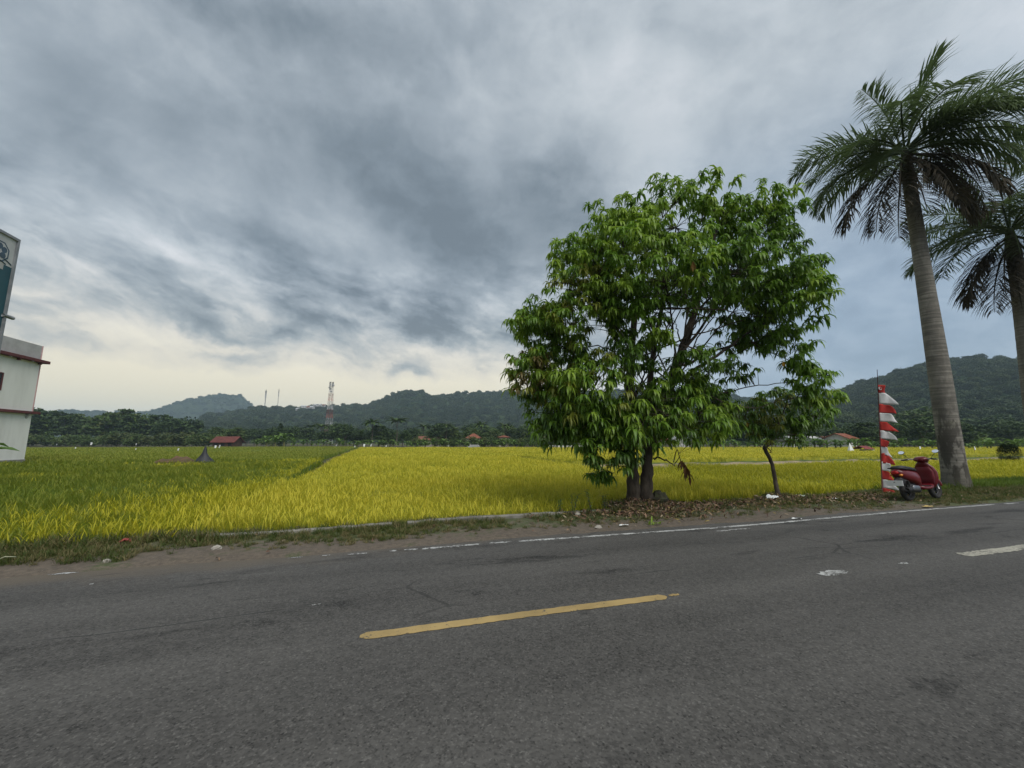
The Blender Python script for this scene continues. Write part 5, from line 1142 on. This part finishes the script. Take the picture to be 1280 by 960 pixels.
for s in (-1, 1):
    mb = MB(); mb.tube([(.97, s * .12, 1.03), (.95, s * .22, 1.045), (.90, s * .27, 1.04)], .014, 7); hb_ = mb.build('handlebar', met, scx)
    mb = MB(); mb.tube([(.915, s * .25, 1.043), (.84, s * .36, 1.03)], .02, 9); mb.tube([(.96, s * .24, 1.03), (.90, s * .37, 1.015)], .007, 5); mb.build('grip', blk, hb_)
    mb = MB(); mb.tube([(.94, s * .22, 1.05), (.93, s * .30, 1.15), (.92, s * .345, 1.205)], .006, 6); ms_ = mb.build('mirror', blk, scx)
    mb = MB(); cM = Vector((.92, s * .36, 1.235)); nM = Vector((-1, 0, .42)).normalized(); a1 = Vector((0, 1, 0)); b1 = nM.cross(a1)
    r0_ = [[cM + (a1 * .072 * rr * math.cos(q_) + b1 * .048 * rr * math.sin(q_)) - nM * off for q_ in np.linspace(0, 6.283, 17)[:-1]] for rr, off in ((1.0, -.004), (1.06, .008), (.8, .03), (.2, .04))]
    mb.rings(r0_); mb.build('mirror_shell', blk, ms_)
    mb = MB(); mb.add([cM + (a1 * .068 * math.cos(q_) + b1 * .044 * math.sin(q_)) + nM * .007 for q_ in np.linspace(0, 6.283, 17)[:-1]], [tuple(range(16))]); mb.build('mirror_glass', mirr, ms_, False)
    mb = MB(); mb.loftx([(-.36, .66, .012, .02), (-.33, .66, .04, .03), (-.26, .67, .02, .025)], 10, 2); o = mb.build('turn_signal', amber, scx); o.location = (0, s * .10, 0)
mb = MB(); mb.loftx([(-.415, .725, .03, .03), (-.40, .725, .075, .045), (-.33, .73, .08, .05)], 12, 2.2); mb.build('tail_light', tail, scx)
mb = MB(); mb.loftx([(-.36, .50, .06, .10), (-.20, .52, .09, .14), (-.05, .50, .09, .10)], 12, 2.5); mb.build('rear_mudguard', blk, scx)
mb = MB(); mb.box(-.475, -.465, -.17, .17, .40, .535); mb.build('number_plate', plate_m, scx, False)
mb = MB(); mb.tube([(-.30, 0, .56), (-.40, 0, .53), (-.463, 0, .47)], .03, 8); mb.build('plate_bracket', blk, scx)
mb = MB(); mb.tube([(-.34, -.17, .30), (-.27, -.175, .31), (.08, -.175, .285), (.16, -.165, .26), (.3, -.1, .24)], [.045, .068, .068, .05, .02], 14); ex = mb.build('exhaust', blk, scx)
mb = MB(); mb.loftx([(-.22, .34, .012, .05), (-.18, .345, .014, .062), (.04, .335, .014, .06), (.08, .33, .012, .04)], 12, 2.5); o = mb.build('heat_guard', met, ex); o.location = (0, -.235, 0)
mb = MB(); mb.loftx([(-.10, .30, .03, .08), (0, .29, .05, .11), (.25, .31, .055, .11), (.42, .33, .05, .09), (.5, .33, .04, .06)], 12, 2.6); o = mb.build('engine', met, scx); o.location = (0, .09, 0)
mb = MB(); mb.loftx([(.0, .36, .05, .06), (.2, .36, .08, .1), (.42, .37, .08, .1)], 12, 2.6); mb.build('engine_block', blk, scx)
mb = MB(); mb.tube([(-.02, -.11, .26), (-.12, -.11, .52)], .024, 8); mb.build('shock_absorber', met, scx)
mb = MB(); mb.tube([(-.05, .15, .80), (-.30, .15, .83), (-.40, .10, .835), (-.40, -.10, .835), (-.30, -.15, .83), (-.05, -.15, .80)], .014, 7); mb.build('grab_rail', blk, scx)
mb = MB(); mb.tube([(.42, .10, .22), (.40, .22, .0)], .014, 6); mb.build('kickstand', met, scx)

# ================================================================== BUILDING AND SIGNBOARD
corner = on_ground(29, 582, -.3); cs, ct = ST(corner)
plaster = pmat('off white plaster', (.78, .77, .71), (.68, .67, .61), 1.4, 6, .9, .15, 12, stretch=(1, 1, .18), lo=.4, hi=.75); maroon = pmat('maroon paint', (.135, .045, .045), (.10, .036, .038), 2); pinkw = pmat('pink trim', (.58, .36, .36), (.5, .3, .3), 2); greyp = pmat('grey plinth', (.30, .29, .28), (.2, .19, .18), 2, 6, .9, .3); parap = pmat('grey parapet', (.46, .45, .44), (.38, .37, .36), 1.2)
def ray_wall(px, py, s=cs):                               # where a sight line meets the building's side wall
    d = ray(px, py); k = s / d.dot(rdir); v = d * k; return v.dot(ndir), v.z + EYE
bl = thing('white_building', 'white two storey building with maroon ledges at the left edge of the field', 'building', RW(cs, ct, 0), RA)
def bb(x0, x1, y0, y1, z0, z1, nm, mat, par=bl, bev=0.0): mb = MB(); mb.box(x0, x1, y0, y1, z0, z1); return mb.build(nm, mat, par, False, bev)
z_par, z_eave, z_mid, z_pl = ray_wall(51, 432)[1], ray_wall(48, 452)[1], ray_wall(41, 516.5)[1], ray_wall(30, 574)[1]
LB, WD = 17.0, 14.0
bb(-WD, 0, -LB, 0, z_pl, z_eave - .1, 'wall', plaster); bb(-WD - .04, .05, -LB - .05, .05, -.7, z_pl, 'plinth', greyp, bl, .02)
bb(-WD + .02, -.03, -LB, -.03, z_eave + .16, z_par, 'parapet', parap); bb(-.03, .012, -.03, .012, z_eave + .16, z_par + .01, 'parapet_edge', pinkw)
bb(-.035, .03, -.035, .03, z_mid + .12, z_eave - .1, 'corner_trim', pinkw)
e = bb(-WD - .5, .36, -LB - .5, .40, z_eave - .1, z_eave + .13, 'eave', maroon, bl, .02); md = bb(-WD - .1, .30, -LB - .3, .34, z_mid - .08, z_mid + .12, 'ledge', maroon, bl, .02)
for i in range(9):
    y = -.35 - 1.9 * i; bb(.1, .30, y - .06, y + .06, z_eave - .26, z_eave - .102, 'bracket', maroon, e)
    mb = MB(); mb.tube([(.24, y - .75, z_eave - .16), (.24, y - .75, z_eave - .102)], .07, 10); mb.build('downlight', wht, e)
for i in range(5): y = -.5 - 3.4 * i; mb = MB(); mb.add([(.0, y - .08, z_mid - .45), (.0, y + .08, z_mid - .45), (.0, y - .08, z_mid - .082), (.0, y + .08, z_mid - .082), (.26, y - .08, z_mid - .082), (.26, y + .08, z_mid - .082)], [(0, 1, 3, 2), (0, 4, 5, 1), (2, 3, 5, 4), (0, 2, 4), (1, 5, 3)]); mb.build('bracket', parap, md, False)
glass = pmat('dark window glass', (.03, .035, .04), (.04, .045, .05), 1, 2, .08, spec=.6)
tw, zw = ray_wall(2.6, 467); _, zb = ray_wall(2.6, 487)
for i in range(3):
    y1 = tw - ct - i * 4.6; y0 = y1 - 1.6
    for (z0_, z1_) in ((zb, zw),) if i == 0 else ((zb, zw), (zb - 4.4, zw - 4.0)):
        f = MB(); f.box(.0, .06, y0 - .08, y0, z0_ - .08, z1_ + .08); f.box(.0, .06, y1, y1 + .08, z0_ - .08, z1_ + .08); f.box(.0, .06, y0, y1, z1_, z1_ + .08); f.box(.0, .06, y0, y1, z0_ - .08, z0_); f.box(.0, .05, (y0 + y1) / 2 - .03, (y0 + y1) / 2 + .03, z0_, z1_)
        w = f.build('window', maroon, bl, False); mb = MB(); mb.box(.004, .02, y0 + .002, y1 - .002, z0_ + .002, z1_ - .002); mb.build('pane', glass, w, False)
# illuminated-type signboard on posts between the road and the building, at right angles to the road
Ysg = 15.0
c_top, c_bot = at_depth(25, 300, Ysg), at_depth(1, 412, Ysg)
sgs, sgt = ST(Vector((c_top.x, c_top.y, 0)))
sg = thing('signboard', 'tall grey framed signboard cut by the left picture edge, pale top and teal panel', 'sign', RW(sgs, sgt, 0), RA)
zt, zbm, WS = c_top.z, c_bot.z - .3, 2.6
def sb(y0, y1, z0, z1, x0, x1, nm, mat, par=sg): return bb(x0, x1, y0, y1, z0, z1, nm, mat, par)
fgrey = pmat('grey sign frame', (.30, .31, .32), (.22, .23, .24), 2, 3, .5, metal=.3); ppan = pmat('pale sign panel', (.50, .51, .50), (.42, .43, .43), 1.2, 4, .6); teal = pmat('dark teal sign panel', (.022, .085, .105), (.02, .07, .09), 1, 3, .5); navy = pmat('dark emblem blue', (.06, .10, .14), (.05, .08, .11), 3, 2, .5)
fb_ = MB()
fb_.box(-.12, .03, -.09, 0, zbm - 1.4, zt); fb_.box(-.12, .03, -WS, -WS + .09, zbm - 1.4, zt); fb_.box(-.12, .03, -WS + .09, -.09, zt - .10, zt); fb_.box(-.12, .03, -WS + .09, -.09, zbm - 1.4, zbm - 1.3); fb_.build('frame', fgrey, sg, False)
Wray = lambda px, py: (lambda v: (v[0] - sgt, v[1]))(ray_wall(px, py, sgs))
y_a, z_a = Wray(12, 333.5)
sb(-WS + .09, -.09, z_a, zt - .10, -.08, -.03, 'upper_panel', ppan); sb(-WS + .09, -.09, zbm - 1.3, z_a, -.08, -.028, 'teal_panel', teal)
y_e, z_e = Wray(0.5, 313); rE = .42; mb = MB()
oct_ = lambda r, x: [(x, y_e + r * math.cos(a), z_e + r * math.sin(a)) for a in np.linspace(R(22.5), R(382.5), 9)[:-1]]
mb.rings([oct_(rE, -.03), oct_(rE, -.018)]); em = mb.build('emblem', navy, sg, False)
mb = MB(); mb.rings([oct_(rE * .86, -.018), oct_(rE * .84, -.012)]); mb.build('emblem_field', ppan, em, False)
mb = MB()
for a in (.5, 1.75, 3.0, 4.3, 5.5): mb.rings([[(xx, y_e + .19 * math.cos(a) + .12 * math.cos(q_), z_e + .19 * math.sin(a) + .12 * math.sin(q_)) for q_ in np.linspace(0, 6.283, 11)[:-1]] for xx in (-.012 + .001 * a, -.006 + .001 * a)])
mb.build('emblem_leaf', navy, em, False)
mb = MB()
for rr in (.62, .78, .95):
    arc = [(-.022, y_e - .15 + rr * 1.2 * math.cos(a), z_e - .95 + rr * .8 * math.sin(a)) for a in np.linspace(.2, 1.9, 40)]; arc = [p_ for p_ in arc if p_[1] < -.14 and p_[2] > z_a + .03]
    if len(arc) > 3: mb.tube(arc, .022, 5)
mb.build('arc_line', navy, sg)
y_w, z_w = Wray(2, 332.5); mb = MB(); mb.box(-.026, -.02, y_w - .35, y_w + .10, z_w - .10, z_w + .10); mb.build('white_mark', wht, sg, False)
y_k, z_k = Wray(4.5, 394); mb = MB(); mb.tube([(.0, y_k - .05, z_k), (.0, y_k + .42, z_k)], .07, 8); mb.build('bracket', fgrey, sg)
for y in (-.35, -WS + .35): mb = MB(); mb.tube([(-.05, y, -.5), (-.05, y, zbm - 1.3)], .09, 10); mb.build('post', fgrey, sg)
# banana plant whose leaf tip reaches into the picture at the left
p = at_depth(-48, 560, 13.0); t = thing('roadside_banana', 'banana plant with one leaf reaching in at the left picture edge', 'banana plant', (p.x, p.y, -.4)); mb = MB(); mb.tube([(0, 0, 0), (.02, 0, .7), (0, 0, 1.5)], [.11, .09, .05], 9); mb.build('stem', bpy.data.materials['banana stem'], t)
tipL = at_depth(24, 549, 13.0) - Vector((p.x, p.y, -.4))
for i, (a, e_, L) in enumerate(((0.0, .34, tipL.x * 1.02), (1.6, .9, 1.4), (2.8, .8, 1.5), (4.1, .7, 1.3), (5.2, 1.2, 1.2))):
    mb = MB(); mb.leaf((0, 0, 1.45), (math.cos(a), math.sin(a), e_), L * (1.06 if i == 0 else 1), .52, .62 if i == 0 else 1.4, segs=4); mb.build('leaf', LM[3], t)

# ================================================================== LABELS: tell alike things apart by their order from the left
ORD = 'leftmost second third fourth fifth sixth seventh eighth ninth tenth eleventh twelfth thirteenth fourteenth fifteenth sixteenth seventeenth eighteenth nineteenth twentieth twenty-first twenty-second twenty-third twenty-fourth'.split()
SHORT = (('taller dark green broadleaf tree of the village belt', 'taller broadleaf village trees'), ('shorter dark green broadleaf tree of the village belt', 'shorter broadleaf village trees'), ('feathery layered tree of the village belt', 'feathery village trees'), ('slim coconut palm of the village belt', 'village coconut palms'), ('light green shrub of the village belt', 'light village shrubs'),
         ('dark feathery tree in the far left belt', 'dark feathery trees'), ('low green bush under the dark far left trees', 'low green bushes'), ('banana plant at the far rice edge', 'rice edge banana plants'), ('banana plant below the right hill', 'hill foot banana plants'), ('round crowned tall tree at the hill foot', 'round hill foot trees'), ('flat tiered tall tree at the hill foot', 'tiered hill foot trees'),
         ('leafy shrub in front of the village houses', 'leafy shrubs before the houses'), ('large banana plant in the clump right of the red roofed hut', 'large banana plants right of the red roofed hut'), ('tiny pale house among the cluster on the dark hillside left of the lattice tower', 'tiny pale hillside houses left of the lattice tower'), ('small white rag on a stake standing out in the rice field', 'small white rags on stakes in the rice'))
same = {}
for o in sc.objects:
    if o.parent is None and o.get('label') and o.get('group'): same.setdefault((o['label'], o['group']), []).append(o)
for (lab, grp), os_ in same.items():
    if len(os_) < 2 or len(os_) > len(ORD): continue
    for full, short in SHORT:
        if full in lab:
            base = lab.replace(full, short).replace(', ', ' ')
            for i_, o in enumerate(sorted(os_, key=lambda q_: math.atan2(q_.location.x, q_.location.y))):
                new = ORD[i_] + (' of the ' if i_ == 0 else ' from left of the ') + base
                if len(new.split()) <= 16: o['label'] = new
            break
